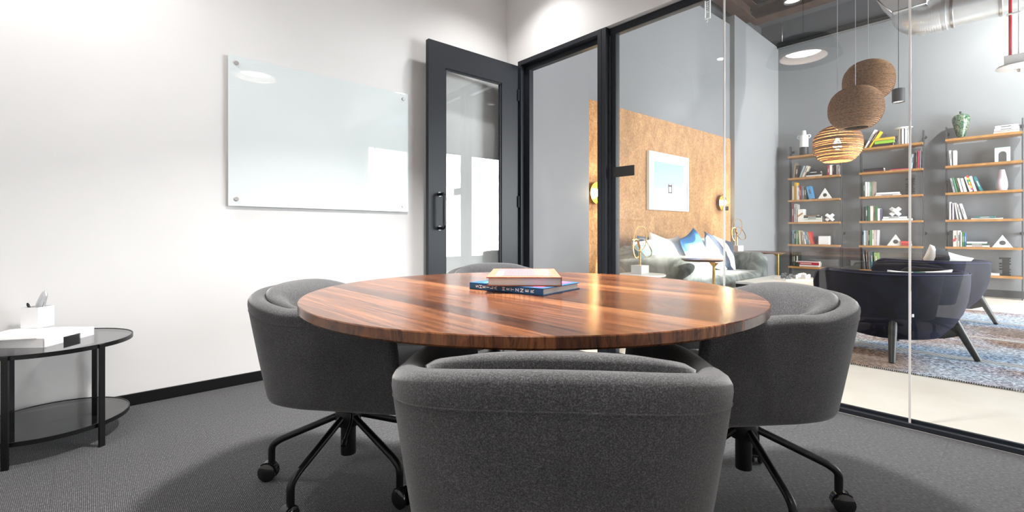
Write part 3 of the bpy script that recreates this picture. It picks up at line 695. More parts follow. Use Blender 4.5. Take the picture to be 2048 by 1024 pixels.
b = B(); lathe(b, [(.06, ZC - LPZ - .025), (.06, ZC - LPZ)], 32); obj('ceiling_rose', b, M['dark_post'], pl)
tag(pl, 'grey dome pendant with a round white diffuser hanging over the round table', 'lamp')
area('pendant_light', (LPX, LPY, LPZ + .026), (0, 0, 0), .25, .25, 92, (1, .97, .94), 'DISK', rad(125))
for i, (x, y, lab) in enumerate(((-.2, 2.6, 'left corner of the meeting room ceiling'), (2.42, 2.6, 'corner above the door'), (-.2, .0, 'ceiling behind the viewer on the left'), (2.42, .0, 'ceiling beside the glass, behind the viewer'))):
    dl = empty('downlight', (x, y, ZC))
    b = B(); lathe(b, [(.045, -.004), (.062, -.004), (.064, 0), (.045, 0)], 32, cap=False); obj('trim_ring', b, M['white_plastic'], dl, smooth=True, ang=40)
    b = B(); lathe(b, [(.0, -.001), (.046, -.001)], 32, cap=False); obj('lens', b, mat('downlight_lens', (.9, .9, .9), .4, emit=(1, .97, .93), estr=25), dl)
    tag(dl, 'round recessed downlight in the ' + lab, 'downlight', 'recessed downlights')
    spot('downlight_spot', (x, y, ZC - .012), (x, y, 0), (105, 70, 95, 70)[i], 125, .8, (1, .98, .96), .045)

# ================================================================== LOUNGE SHELL
CU0, CU1 = 4.064, 7.66                    # cork panel runs between these, turned slightly
def CV(u): return 3.305 - .040 * (u - 4.09)
VW = 3.10
sbox('wall_lounge_left', (U0 + .14, 3.20, 0), (4.06, 3.95, LZ), M['pale_grey_wall'])
sbox('wall_lounge_rear', (4.06, 3.40, 0), (LU, 3.95, LZ), M['dark_ceiling'])
b = B(); prism(b, [(4.06, 3.345), (CU1, CV(CU1) + .012), (CU1, 3.42), (4.06, 3.42)], 0, 4.30); struct(obj('wall_niche', b, M['pale_grey_wall']))
b = B(); prism(b, [(CU1, VW), (LU, VW), (LU, 3.42), (CU1, 3.42)], 0, 4.43); struct(obj('wall_lounge_side', b, M['pale_grey_wall']))
sbox('wall_lounge_far', (LU, LV0, 0), (LU + .12, 3.95, 4.43), M['grey_wall'])
sbox('wall_upper', (LU, LV0, 4.43), (LU + .12, 3.95, LZ), M['dark_ceiling'])
sbox('ceiling_lounge', (U0 + .0, LV0 - .1, LZ), (LU + .12, 3.95, LZ + .1), M['rust'])
sbox('ceiling_strip', (8.75, LV0, LZ - .05), (LU, 3.42, LZ), M['dark_ceiling'])
sbox('wall_above_room', (U0 + .0, LV0, ZC + .1), (U0 + .14, 3.95, LZ), M['grey_wall'])
sbox('wall_beside_room', (U0 + .0, LV0, 0), (U0 + .14, VB - .1, ZC + .1), M['grey_wall'])
b = B(); box(b, (LU - .014, LV0, 0), (LU, VW, .105), .002); struct(obj('baseboard_far', b, mat('grey_baseboard', (.05, .05, .052), .5)))
b = B(); box(b, (CU1, VW - .014, 0), (LU - .014, VW, .105), .002); struct(obj('baseboard_side', b, MATS['grey_baseboard']))
# unseen wall: clerestory sized to shape the sun patch, frame on solid wall below
SUN_EL, HEAD, SILL = 27., 4.20, 3.40
u_a, u_b = 4.30, 5.95
for lo, hi in (((U0, LV0 - .12, 0), (LU, LV0, SILL)), ((U0, LV0 - .12, HEAD), (LU, LV0, LZ)), ((U0, LV0 - .12, SILL), (u_a, LV0, HEAD)), ((u_b, LV0 - .12, SILL), (LU, LV0, HEAD))):
    sbox('wall_street', lo, hi, M['grey_wall'])
b = B()
for u in (u_a, (u_a + u_b) / 2 - .02, u_b - .04): box(b, (u, LV0 - .08, SILL), (u + .04, LV0 - .03, HEAD))
for z in (SILL, HEAD - .04): box(b, (u_a, LV0 - .08, z), (u_b, LV0 - .03, z + .04))
struct(obj('window_2', b, M['frame']))
b = B()
for u in (3.4, 5.4, 7.4, 9.36): box(b, (u, LV0, .25), (u + .06, LV0 + .05, 2.9))
for z in (.25, 2.84): box(b, (3.4, LV0, z), (9.42, LV0 + .05, z + .06))
struct(obj('window_3', b, M['frame']))
area('daylight_lamp', (7.0, LV0 + .06, 1.6), (pi / 2, 0, 0), 4.7, 2.5, 740, (.93, .97, 1))  # added area lamp standing in for daylight, in front of the solid wall
sl = bpy.data.lights.new('sun', 'SUN'); sl.energy = 22; sl.angle = rad(.8); sl.color = (1, .96, .9)
so = bpy.data.objects.new('sun', sl); COL.objects.link(so); so.location = (5.5, -8, 6)
so.rotation_euler = Vector((.0, cos(rad(SUN_EL)), -sin(rad(SUN_EL)))).to_track_quat('-Z', 'Y').to_euler()

# cork panel
b = B(); prism(b, [(CU0, CV(CU0)), (CU1 - .002, CV(CU1)), (CU1 - .002, CV(CU1) + .012), (CU0, CV(CU0) + .012)], 0, 2.44)
tag(obj('cork_panel', b, M['cork']), 'tall golden cork panel covering the wall behind the sofa', 'wall panel')
CA = atan2(-.040, 1)
def cork_pt(x, y, off=0):
    r = ray(x, y); # intersect V = 3.305 - .04(U-4.09) - off
    t = (3.305 + .04 * 4.09 - off) / (r[1] + .04 * r[0]); return Vector((r[0] * t, r[1] * t, H0 + r[2] * t))
# framed picture
pa = cork_pt(1298.5, 300.5, .045); pb = cork_pt(1377.8, 315.8, .045); pc_ = cork_pt(1298, 419, .045)
fw = (Vector((pb.x, pb.y)) - Vector((pa.x, pa.y))).length; fz0 = pc_.z; fh = pa.z - fz0
pic = empty('framed_picture', (pa.x, pa.y, fz0), CA)
b = B(); t = .035; dpt = .04
for lo, hi in (((0, 0, 0), (t, dpt, fh)), ((fw - t, 0, 0), (fw, dpt, fh)), ((t, 0, 0), (fw - t, dpt, t)), ((t, 0, fh - t), (fw - t, dpt, fh))): box(b, lo, hi, .001)
obj('frame', b, M['white_plastic'], pic)
b = B(); box(b, (t, .014, t), (fw - t, .02, fh - t)); obj('mount', b, M['paper'], pic)
b = B(); box(b, (.135, .012, .125), (fw - .125, .0142, fh - .12)); obj('print', b, genramp('pale_blue_print', (0, 0, 1), [(0, srgb('#dfe8ec')), (.32, srgb('#dbe7ec')), (.45, srgb('#c6dfe7')), (1, srgb('#aed3de'))], 'LINEAR', .12, 3, .3), pic)
b = B(); cx_ = fw * .52; zc_ = fh * .375
for dx in (-.045, .035): box(b, (cx_ + dx, .0112, zc_ - .05), (cx_ + dx + .014, .0125, zc_ + .075))
box(b, (cx_ - .045, .0112, zc_ + .04), (cx_ + .049, .0125, zc_ + .062)); box(b, (cx_ - .04, .0112, zc_ - .045), (cx_ + .045, .0125, zc_ - .032))
obj('print_motif', b, mat('print_brown', srgb('#6b5650'), .6), pic)
tag(pic, 'white framed pale blue print with a small dark motif on the cork wall', 'picture')
# wall sconces
gold = mat('gold_dish', (.86, .55, .12), .25, .9)
bulbm = mat('bulb_glow', (1, .9, .7), .4, emit=(1, .86, .62), estr=45)
for i, (px, py, lab) in enumerate(((1196, 386, 'gold dish wall lamp on the cork wall behind the partition post'), (1446.5, 405.5, 'gold dish wall lamp at the right end of the cork wall'))):
    c = cork_pt(px, py, .06); s = empty('wall_sconce', (c.x, CV(c.x), c.z), CA)
    b = B(); prof = [(.0, -.035), (.05, -.037), (.10, -.045), (.125, -.06), (.127, -.058), (.10, -.041), (.05, -.032), (0, -.030)]
    loops = [[(r * cos(2 * pi * j / 48), y, r * sin(2 * pi * j / 48)) for j in range(48)] for r, y in prof if r > 0]; rings(b, loops); obj('dish', b, gold, s, smooth=True)
    b = B(); cyl(b, (0, 0, 0), (0, -.034, 0), .03); obj('wall_mount', b, M['black_metal'], s, smooth=True, ang=40)
    b = B(); loops = [[(r * cos(2 * pi * j / 24), y, r * sin(2 * pi * j / 24)) for j in range(24)] for r, y in ((.014, -.04), (.04, -.05), (.048, -.072), (.04, -.092), (.014, -.104))]; rings(b, loops); obj('bulb', b, bulbm, s, smooth=True)
    b = B(); cboxl(b, (.06, -.085, -.085), (.035, .045, .07), .004); box(b, (.045, -.085, -.08), (.06, -.03, -.065)); obj('switch_box', b, M['black_metal'], s)
    tag(s, lab, 'wall lamp'); point('sconce_light', (c.x, CV(c.x) - .13, c.z), 9, (1, .8, .5), .04)

# ------------------------------------------------------------------ sofa (local x along the wall, y out from it is negative)
SU0, SU1 = 4.55, 6.50
so_ = empty('sofa', (SU0, CV(SU0) - .03, 0), CA)     # local -y comes out from the wall
sy0, sy1 = -1.02, 0.; SL = SU1 - SU0
def softbox(lo, hi, r, seg=5):
    b = B(); box(b, lo, hi, r, seg); return b
b = B(); box(b, (.06, sy0 + .05, .06), (SL - .06, sy1 - .04, .30), .03, 3); obj('base', b, M['sofa'], so_, smooth=True)
obj('seat_cushion', softbox((.22, sy0 - .02, .24), (SL - .22, sy1 - .16, .455), .09, 6), M['sofa'], so_, smooth=True)
obj('backrest', softbox((.05, sy1 - .22, .10), (SL - .05, sy1, .77), .10, 6), M['sofa'], so_, smooth=True)
for x in (0, SL - .27): obj('arm', softbox((x, sy0, .08), (x + .27, sy1 - .01, .68), .12, 7), M['sofa'], so_, smooth=True)
for x in (.14, SL - .14):
    for y in (sy0 + .1, sy1 - .1):
        b = B(); cyl(b, (x, y, 0), (x, y, .09), .018, .024); obj('foot', b, M['dark_wood'], so_, smooth=True, ang=40)
tag(so_, 'grey green velvet sofa with rounded arms against the cork wall', 'sofa')

def cushion(name, w, h, t, m, loc, rot, label, group='cushions on the sofa', cat='cushion', extra=None, pinch=.09):
    b = B(); n = 18; top = []; bot = []
    for i in range(n + 1):
        r1 = []; r2 = []
        for j in range(n + 1):
            u, v = i / n * 2 - 1, j / n * 2 - 1
            e = max(0, (1 - u ** 4)) * max(0, (1 - v ** 4)); z = t / 2 * e ** .55
            px = u * w / 2 * (1 - pinch * (1 - v * v) * u * u); py = v * h / 2 * (1 - pinch * (1 - u * u) * v * v)
            r1.append(b.verts.new((px, z + .004, py))); r2.append(b.verts.new((px, -z - .004, py)))
        top.append(r1); bot.append(r2)
    for i in range(n):
        for j in range(n):
            b.faces.new((top[i][j], top[i + 1][j], top[i + 1][j + 1], top[i][j + 1])); b.faces.new((bot[i][j], bot[i][j + 1], bot[i + 1][j + 1], bot[i + 1][j]))
    bd = [(i, 0) for i in range(n)] + [(n, j) for j in range(n)] + [(n - i, n) for i in range(n)] + [(0, n - j) for j in range(n)]
    for k in range(len(bd)):
        (i, j), (i2, j2) = bd[k], bd[(k + 1) % len(bd)]
        b.faces.new((top[i][j], top[i2][j2], bot[i2][j2], bot[i][j]))
    o = obj(name, b, m, None, loc, rot, smooth=True); tag(o, label, cat, group); return o
WH = srgb('#f1efec')
m_dip = genramp('blue_dipped_cloth', (.25, 0, 1), [(0, WH), (.62, WH), (.72, srgb('#6d9dcc')), (.9, srgb('#3f78b2'))], 'EASE', .1, 3)
m_white = genramp('white_cloth', (0, 0, 1), [(0, WH), (1, WH)])
m_teal = genramp('white_teal_cloth', (.35, 0, 1), [(0, WH), (.60, WH), (.62, srgb('#5c7780')), (.98, srgb('#5c7780')), (1, WH)], 'CONSTANT', .25, 2)
m_tri = genramp('white_slate_patch_cloth', (.75, 0, .55), [(0, srgb('#c79a76')), (.24, WH), (.60, srgb('#4d5666')), (.78, WH), (1.0, srgb('#d0983f')), (1.09, WH), (1.24, srgb('#4d5666'))], 'CONSTANT', .22, 3)
m_pink = genramp('white_pink_stripe_cloth', (1, 0, .6), [(0, WH), (1.0, WH), (1.05, srgb('#b9869c')), (1.2, srgb('#3d6f92')), (1.28, WH)], 'CONSTANT', .1, 2)
m_dot = mat('blue_dotted_cloth', srgb('#5d6f86'), .9, var=.6, vscale=45)
m_yel = genramp('white_ochre_edge_cloth', (1, 0, -.5), [(0, WH), (.55, WH), (.68, srgb('#e6c98f'))], 'EASE', .2, 3)
def sc_at(px, py, v): r = ray(px, py); t = v / r[1]; return (r[0] * t, v, H0 + r[2] * t)
cushion('cushion', .42, .40, .12, m_dot, sc_at(1298, 504, 2.97), (rad(-12), 0, rad(4)), 'dark dotted cushion at the back of the sofa, leftmost')
cushion('cushion', .46, .42, .14, m_teal, sc_at(1306, 511, 2.84), (rad(-26), rad(-8), rad(-10)), 'white cushion with a teal grey patch leaning at the left end of the sofa')
cushion('cushion', .48, .46, .14, m_white, sc_at(1326, 507, 2.86), (rad(-20), rad(10), rad(6)), 'plain white sunlit cushion beside the left sofa arm')
cushion('cushion', .44, .44, .12, m_pink, sc_at(1349, 508, 2.88), (rad(-16), rad(-4), 0), 'white cushion with a small pink and blue stripe, middle of the sofa')
cushion('cushion', .48, .46, .14, m_dip, sc_at(1390, 500, 2.72), (rad(-20), rad(-16), rad(8)), 'white cushion with a blue dip dyed top, middle of the sofa')
cushion('cushion', .42, .42, .12, m_white, sc_at(1406, 504, 2.86), (rad(-12), 0, 0), 'white cushion behind the blue dipped one on the sofa')
cushion('cushion', .50, .48, .14, m_tri, sc_at(1440, 508, 2.60), (rad(-20), rad(16), rad(-20)), 'white cushion with slate and ochre patches at the right of the sofa')
cushion('cushion', .46, .30, .13, m_yel, sc_at(1394, 531, 2.52), (rad(-60), rad(-6), rad(10)), 'white lumbar cushion with an ochre edge lying on the sofa seat')

# ------------------------------------------------------------------ lounge side tables and ring sculptures
def plate_at(px, py, z):
    return onZ(px, py, z)
q = onZ(1285, 548, .52); mt_ = empty('marble_side_table', (q[0], q[1], 0))
b = B(); lathe(b, [(.19, .50), (.215, .503), (.22, .51), (.218, .52), (.0, .52)], 56, cap=False); lathe(b, [(.0, .50), (.19, .50)], 56, cap=False); obj('top', b, M['marble'], mt_, smooth=True, ang=40)
b = B(); cyl(b, (0, 0, .015), (0, 0, .502), .02); obj('stem', b, M['brass'], mt_, smooth=True, ang=40)
b = B(); lathe(b, [(.15, 0), (.15, .01), (.03, .018), (0, .018)], 48, cap=False); obj('foot', b, M['brass'], mt_, smooth=True, ang=40)
tag(mt_, 'round white marble side table beside the left sofa arm', 'table')
def ribbon(b, c, rx, rz, mtx, w=.026, t=.005, n=48):
    loops = []
    for i in range(n):
        a = 2 * pi * i / n; cc, s = cos(a), sin(a)
        ring_ = []
        for dr, dy in ((-t / 2, -w / 2), (t / 2, -w / 2), (t / 2, w / 2), (-t / 2, w / 2)):
            ring_.append(mtx @ Vector((c[0] + (rx + dr) * math.copysign(abs(cc) ** .85, cc), c[1] + dy, c[2] + (rz + dr) * math.copysign(abs(s) ** .85, s))))
        loops.append(ring_)
    rings(b, loops, True, False, True)
def sculpture(loc, rz, label):
    s = empty('ring_sculpture', loc, rz)
    b = B(); box(b, (-.062, -.062, 0), (.062, .062, .082), .003); obj('base_block', b, M['marble'], s)
    b = B(); cyl(b, (0, 0, .08), (0, 0, .20), .0105, seg=14); obj('stem', b, M['brass'], s, smooth=True, ang=40)
    R = lambda ax, d: Matrix.Rotation(rad(d), 4, ax)
    for c, rx, rz_, mt in (((0, 0, 0), .062, .12, Matrix.Translation((.0, 0, .345)) @ R('Z', -42) @ R('Y', 5)),
                           ((0, 0, 0), .045, .095, Matrix.Translation((-.022, .03, .245)) @ R('Z', -12) @ R('Y', -8)),
                           ((0, 0, 0), .05, .10, Matrix.Translation((.025, -.035, .255)) @ R('Z', -72) @ R('Y', -30))):
        b = B(); ribbon(b, c, rx, rz_, mt); obj('ring_band', b, M['brass'], s, smooth=True, ang=40)
    tag(s, label, 'sculpture', 'brass ring sculptures'); return s
q2 = onZ(1280, 546.8, .5202); sculpture((q2[0], q2[1], .5202), rad(-4), 'brass linked ring sculpture on a white marble block, on the marble side table')
def walnut_table(c, R_, z, leg_off, label, lift=0):
    w = empty('walnut_side_table', (c[0], c[1], lift)); z = z - lift
    b = B(); lathe(b, [(R_ - .03, z - .022), (R_, z - .006), (R_, z), (0, z)], 56, cap=False); lathe(b, [(0, z - .022), (R_ - .03, z - .022)], 56, cap=False); obj('top', b, M['walnut_top'], w, smooth=True, ang=30)
    lx, ly = leg_off
    b = B(); cyl(b, (lx, ly, .012), (lx, ly, z - .02), .013, seg=16); obj('leg', b, M['brass'], w, smooth=True, ang=40)
    b = B(); d = Vector((lx, ly, 0)).normalized(); s_ = Vector((-d.y, d.x, 0))
    for sg in (1, -1):
        p = [Vector((lx, ly, z - .023)) + d * sg * .07, Vector((lx, ly, z - .023)), Vector((lx, ly, z - .075))]
        vs = [b.verts.new(x + s_ * e) for e in (-.003, .003) for x in p]; b.faces.new(vs[:3]); b.faces.new(vs[3:])
        for i in range(3): b.faces.new((vs[i], vs[(i + 1) % 3], vs[3 + (i + 1) % 3], vs[3 + i]))
    obj('bracket', b, M['brass'], w)
    b = B(); lathe(b, [(.13, 0), (.13, .008), (0, .012)], 40, cap=False); o = obj('foot', b, M['brass'], w, (lx * .3, ly * .3, 0), smooth=True, ang=40)
    b = B(); box(b, (min(lx * .3, lx) - .01, min(ly * .3, ly) - .01, .004), (max(lx * .3, lx) + .01, max(ly * .3, ly) + .01, .014)); obj('foot_bar', b, M['brass'], w)
    tag(w, label, 'table', 'walnut side tables'); return w
c1 = onZ(1406, 518, .67); l1 = onZ(1430, 520, .67)
walnut_table(c1, .20, .67, ((l1[0] - c1[0]) * .9, (l1[1] - c1[1]) * .9), 'small walnut side table with a brass leg standing in front of the sofa', .0132)
c2 = onZ(1514, 503, .66); l2 = onZ(1556, 504, .66)
walnut_table(c2, .36, .66, ((l2[0] - c2[0]), (l2[1] - c2[1])), 'walnut side table with a brass leg beyond the right sofa arm')
d2 = Vector((ray(1474, 500)[0], ray(1474, 500)[1])); tt = None
# second sculpture stands towards the wall on that table
best = min((abs((d2 * t - Vector(c2)).length - .26), t) for t in [5 + i * .01 for i in range(300)])[1]
q3 = d2 * best
sculpture((q3.x, q3.y, .6602), rad(-14), 'brass linked ring sculpture on the walnut table behind the right sofa arm')

# ------------------------------------------------------------------ coffee table and board game
ct_z = .40
A_ = onZ(1471, 563, ct_z); Cn = (A_[0], A_[1])
ctx0 = A_[0]; cty1 = A_[1]; ctx1 = ctx0 + 1.15; cty0 = cty1 - .78
ctl = ct_z - .0128
ct = empty('coffee_table', (ctx0, cty0, .0128)); W_, D_ = ctx1 - ctx0, cty1 - cty0
b = B(); box(b, (0, 0, ctl - .022), (W_, D_, ctl), .002); obj('top', b, mat('white_top', (.84, .87, .90), .25), ct)
b = B(); t = .028
for x in (0.002, W_ - t - .002):
    for y in (0.002, D_ - t - .002): box(b, (x, y, 0), (x + t, y + t, ctl - .022))
for z0_ in (ctl - .022 - t, 0.0):
    for y in (0.002, D_ - t - .002): box(b, (t, y, z0_), (W_ - t, y + t, z0_ + t))
    for x in (0.002, W_ - t - .002): box(b, (x, t, z0_), (x + t, D_ - t, z0_ + t))
obj('frame', b, M['black_metal'], ct)
tag(ct, 'low coffee table with a white top and black metal frame by the sofa', 'table')
bc_ = onZ(1592, 556.5, ct_z + .012)
bd = empty('game_board', (bc_[0], bc_[1], ct_z + .0002), rad(38))
b = B(); box(b, (-.17, -.17, 0), (.17, .17, .012), .002); obj('board', b, M['white_plastic'], bd)
bm1 = mat('board_pattern', (.6, .63, .66), .3)
b = B()
for i in range(8):
    for j in range(8):
        if (i + j) % 2: box(b, (-.148 + i * .037, -.148 + j * .037, .0121), (-.111 + i * .037, -.111 + j * .037, .0125))
obj('squares', b, bm1, bd)
tag(bd, 'square white game board on the white coffee table', 'game board')
m_dk = mat('dark_grey_piece', (.25, .27, .29), .15, .6, var=.6, vscale=60); m_lt = M['white_plastic']
def piece(h, m): 
    r = empty('game_piece'); b = B(); box(b, (-.0125, -.0125, 0), (.0125, .0125, h), .002); obj('body', b, m, r)
    b = B(); box(b, (-.007, -.007, h), (.007, .007, h + .004), .001); obj('knob', b, m, r); return r
rng = random.Random(3)
for side, m, pts, lab in ((0, m_dk, [(-6, 4), (-1, 2), (-5, -3), (0, -4), (4, -1), (9, 0), (13, 0), (8, 5), (3, 6), (18, 4)], 'dark silvery block pieces on the left of the game board'),
                          (1, m_lt, [(1, 4), (14, 3), (18, -2), (23, 3), (11, -3), (26, 1), (20, 4), (8, -2), (15, -4), (5, 0)], 'white block pieces on the right of the game board')):
    for k, (dx, dy) in enumerate(pts):
        bx0 = 1570 if side == 0 else 1592
        p_ = onZ(bx0 + dx + (0 if side == 0 else 0), 554.5 + dy * .6, ct_z + .0125)
        if k == 0: pr = piece(.036, m); o = pr
        else: o = copy_tree(pr)
        o.location = (p_[0], p_[1], ct_z + .0128); o.rotation_euler = (0, 0, rad(38))
        tag(o, ('small dark silvery block piece on the game board' if side == 0 else 'small white block piece on the game board'), 'game piece', lab)

# ------------------------------------------------------------------ rug
rx0, rx1, ry0, ry1 = 3.885, 7.72, -.03, 2.20
b = B(); nx, ny = 60, 40; rr = random.Random(5); vs = []
def rz_(x, y): return .011 + .0012 * sin(x * 9 + y * 5) 
edge = {}
def jit(i, j):
    if i in (0, nx) or j in (0, ny): return (rr.uniform(-.008, .008), rr.uniform(-.008, .008))
    return (0, 0)
top = []
for i in range(nx + 1):
    row = []
    for j in range(ny + 1):
        x = rx0 + (rx1 - rx0) * i / nx; y = ry0 + (ry1 - ry0) * j / ny; dx, dy = jit(i, j)
        if i == 0 and j == 0: dx = dy = .03
        row.append(b.verts.new((x + dx + .10 * (1 - j / ny) * (1 - i / nx), y + dy - .0 * i / nx, rz_(x, y))))
    top.append(row)
for i in range(nx):
    for j in range(ny): b.faces.new((top[i][j], top[i + 1][j], top[i + 1][j + 1], top[i][j + 1]))
ext = bmesh.ops.extrude_edge_only(b, edges=[e for e in b.edges if e.is_boundary])
for v in [g for g in ext['geom'] if isinstance(g, bmesh.types.BMVert)]: v.co.z = .0005
ru = empty('rug', (rx0, ry0, 0)); o = obj('woven_field', b, M['rug'], ru, smooth=True, ang=50); o.location = (-rx0, -ry0, 0)
b = B()
for k in range(420):
    j = k / 419 * ny; y = ry0 + (ry1 - ry0) * k / 419; x = rx0 + .10 * (1 - j / ny) + rr.uniform(-.006, .004)
    cboxl(b, (x, y, .006), (.013 + rr.uniform(-.004, .006), .0035, .007), mi=k % 2)
for k in range(700):
    x = rx0 + .12 + (rx1 - rx0 - .12) * k / 699
    cboxl(b, (x, ry0 + rr.uniform(-.005, .004), .006), (.0035, .013, .007), mi=k % 2)
o = obj('fringe', b, [mat('fringe_dark', (.03, .03, .04), .9), mat('fringe_light', (.6, .58, .55), .9)], ru); o.location = (-rx0, -ry0, 0); o['kind'] = 'stuff'
tag(ru, 'large woven blue grey and brown rug with zigzag bands on the lounge floor', 'rug')

b = B(); tube(b, [(5.05 + .25 * t, -.06 - 3.4 * t, .0045 + .0) for t in [i / 24 for i in range(25)]], .004, 6)
tag(obj('floor_cable', b, M['cable'], None, smooth=True), 'thin dark cable lying on the concrete floor beside the right edge of the rug', 'cable')
# ------------------------------------------------------------------ navy armchairs
def armchair():
    r = empty('velvet_armchair'); A, Bk, Fr, T, zb = .405, .385, .335, .08, .13
    b, outer, hgt, path, S = ushell(A, Bk, Fr, 2.5, T, zb, .632, .632, .37, slant=-.12, yc=.05, inner_z=.36, N_=72, tpow=3.0, fd=.085)
    n = len(path)
    obj('shell', b, M['navy'], r, smooth=True)
    b = B(); rings(b, [[outer(i, zb + .002, .02) for i in range(n)], [outer(i, zb + .05, T * .6) for i in range(n)], [Vector((p.x, p.y, .36)) for p in [outer(i, .36, T) for i in range(n)]]]); obj('seat_base', b, M['navy'], r, smooth=True, ang=40)
    b = B(); pad(b, .335, .36, .32, .44, 3.2, 56, .05, (0, .04), .015); obj('seat_cushion', b, M['navy'], r, smooth=True)
    b = B(); tube(b, [outer(i, hgt(path[i][1]) - .018, -.001) for i in range(n)], .003, 6); obj('piping', b, mat('navy_piping', (.03, .035, .12), .6), r, smooth=True)
    b = B(); tube(b, [outer(n // 2, z, .002) for z in (.25, .29)], .0005, 4); 
    b.free()
    b = B(); p = outer(int(n * .40), .33, -.001); cboxl(b, (p.x, p.y, p.z), (.012, .006, .022)); obj('care_tag', b, M['paper'], r)
    for sx_ in (-1, 1):
        for sy_ in (-1, 1):
            b = B(); t0 = Vector((sx_ * .235, sy_ * .235 + .0, .275)); t1 = Vector((sx_ * .325, sy_ * .325, .0)); cyl(b, t1, t0, .019, .029, 18)
            obj('leg', b, M['dark_wood'], r, smooth=True, ang=60)
    b = B()
    for k in range(4):
        mt = Matrix.Rotation(pi / 4 + k * pi / 2, 4, 'Z'); vs = [b.verts.new(mt @ Vector((x, y, z))) for y in (-.017, .017) for x, z in ((.0, .115), (.28, .135), (.385, .175), (.345, .275), (.25, .20), (.0, .17))]
        b.faces.new(vs[:6]); b.faces.new(vs[6:])
        for i in range(6): b.faces.new((vs[i], vs[(i + 1) % 6], vs[6 + (i + 1) % 6], vs[6 + i]))
    obj('base_frame', b, M['dark_wood'], r)
    return r
ac = armchair()
def put(o, x, y, fx_, fy, lab): o.location = (x, y, .0125); o.rotation_euler = (0, 0, atan2(fy, fx_) - pi / 2); tag(o, lab, 'armchair', 'navy velvet armchairs')
put(ac, 4.60, .66, .62, .78, 'nearer navy velvet tub armchair on the rug, seen from behind')
ac2 = copy_tree(ac); put(ac2, 6.62, .62, .62, .78, 'farther navy velvet tub armchair at the right edge of the rug')
m_gw = genramp('white_green_cloth', (1, 0, 0), [(0, WH), (.42, WH), (.44, srgb('#2c7a5b')), (.62, srgb('#2c7a5b')), (.64, WH)], 'CONSTANT', .1, 3)
m_bw = genramp('black_white_cloth', (1, 0, .35), [(0, srgb('#20242c')), (.30, WH), (.52, srgb('#20242c')), (.84, srgb('#e9e9e4'))], 'CONSTANT', .12, 2)
ca, sa = .62, .78
cushion('cushion', .50, .42, .14, m_gw, (4.60 - ca * .14, .66 - sa * .14, .455), (rad(20), 0, atan2(.78, .62) - pi / 2), 'white and green cushion in the nearer navy armchair', 'cushions on the armchairs')
cushion('cushion', .37, .40, .13, m_bw, (6.62 - ca * .12 , .62 - sa * .12 + .04, .555), (rad(14), rad(22), atan2(.78, .62) - pi / 2 - .5), 'black and white cushion in the farther navy armchair', 'cushions on the armchairs')

# ------------------------------------------------------------------ cardboard globe pendants
def cardm(name, c0, c1):
    m, nt, p = newmat(name); L = nt.links.new
    tc = N(nt, 'ShaderNodeTexCoord'); mp = N(nt, 'ShaderNodeMapping'); mp.inputs['Scale'].default_value = (60, 60, 260); L(tc.outputs['Object'], mp.inputs['Vector'])
    n1 = N(nt, 'ShaderNodeTexNoise'); n1.inputs['Scale'].default_value = 1; n1.inputs['Detail'].default_value = 2; L(mp.outputs[0], n1.inputs['Vector'])
    r = ramp(nt, [(.35, c0), (.65, c1)]); L(n1.outputs['Fac'], r.inputs['Fac']); L(r.outputs['Color'], p.inputs['Base Color']); p.inputs['Roughness'].default_value = .85; return m
card = cardm('corrugated_cardboard', (.08, .033, .012), (.34, .175, .075))
def globe(c, R, hfac, lit, label, tilt, rngs):
    g = empty('cardboard_pendant', c); rg = random.Random(rngs); H = R * hfac
    n = 38 if lit else 60; b = B(); zt_, zb_ = .99, -.86
    gaps = set()
    k = 3
    while k < n - 2:
        gaps.add(k); k += rg.choice((2, 3, 3, 4) if lit else (7, 9, 11))
    for i in range(n):
        z = zb_ + (zt_ - zb_) * (i + .5) / n; th = (zt_ - zb_) / n * H * ((.36 if lit else .5) if i in gaps else .96)
        def rad_at(zz): return R * sqrt(max(0, 1 - min(1, abs(zz)) ** 2.3)) ** .95
        r0 = rad_at(z); wob = 1 - .022 * (i % 2) - rg.uniform(0, .012); r0 *= wob; ri = max(.02, r0 - (.009 if lit else .024) if z < .9 else .02)
        z0 = z * H - th / 2; z1 = z0 + th
        loops = [[(r * cos(2 * pi * j / 64), r * sin(2 * pi * j / 64), zz) for j in range(64)] for r, zz in ((ri, z0), (r0, z0), (r0, z1), (ri, z1))]
        rings(b, loops, True, False, True)
    # thin inner spacers hold the layers together
    for a in range(6):
        t = 2 * pi * a / 6; tube(b, [((R * sqrt(max(.0, 1 - abs(zz) ** 2.3)) ** .95 - .010) * cos(t), (R * sqrt(max(.0, 1 - abs(zz) ** 2.3)) ** .95 - .010) * sin(t), zz * H) for zz in [zb_ + (zt_ - .12 - zb_) * q / 14 for q in range(15)]], .002, 6)
    obj('shade', b, card, g)
    b = B(); cyl(b, (0, 0, H * .97), (0, 0, LZ - c[2]), .0025, seg=8); obj('cord', b, M['steel_cable'], g)
    b = B(); cyl(b, (0, 0, .07), (0, 0, H * .99), .018, seg=16); obj('lamp_holder', b, M['black_metal'], g, smooth=True, ang=40)
    b = B(); lathe(b, [(.01, -.045), (.028, -.035), (.036, -.01), (.03, .02), (.016, .05), (.014, .075)], 24)
    obj('bulb', b, mat('warm_bulb', (1, .8, .5), .4, emit=(1, .72, .36), estr=90) if lit else mat('unlit_bulb', (.8, .78, .72), .3), g, smooth=True)
    tag(g, label, 'pendant lamp', 'cardboard globe pendants over the coffee table')
    if lit: point('globe_light', (c[0], c[1], c[2] - .0), 130, (1, .66, .30), .05)
globe((5.42, .97, 2.35), .205, .95, False, 'topmost brown cardboard globe pendant, partly behind another', 0, 1)
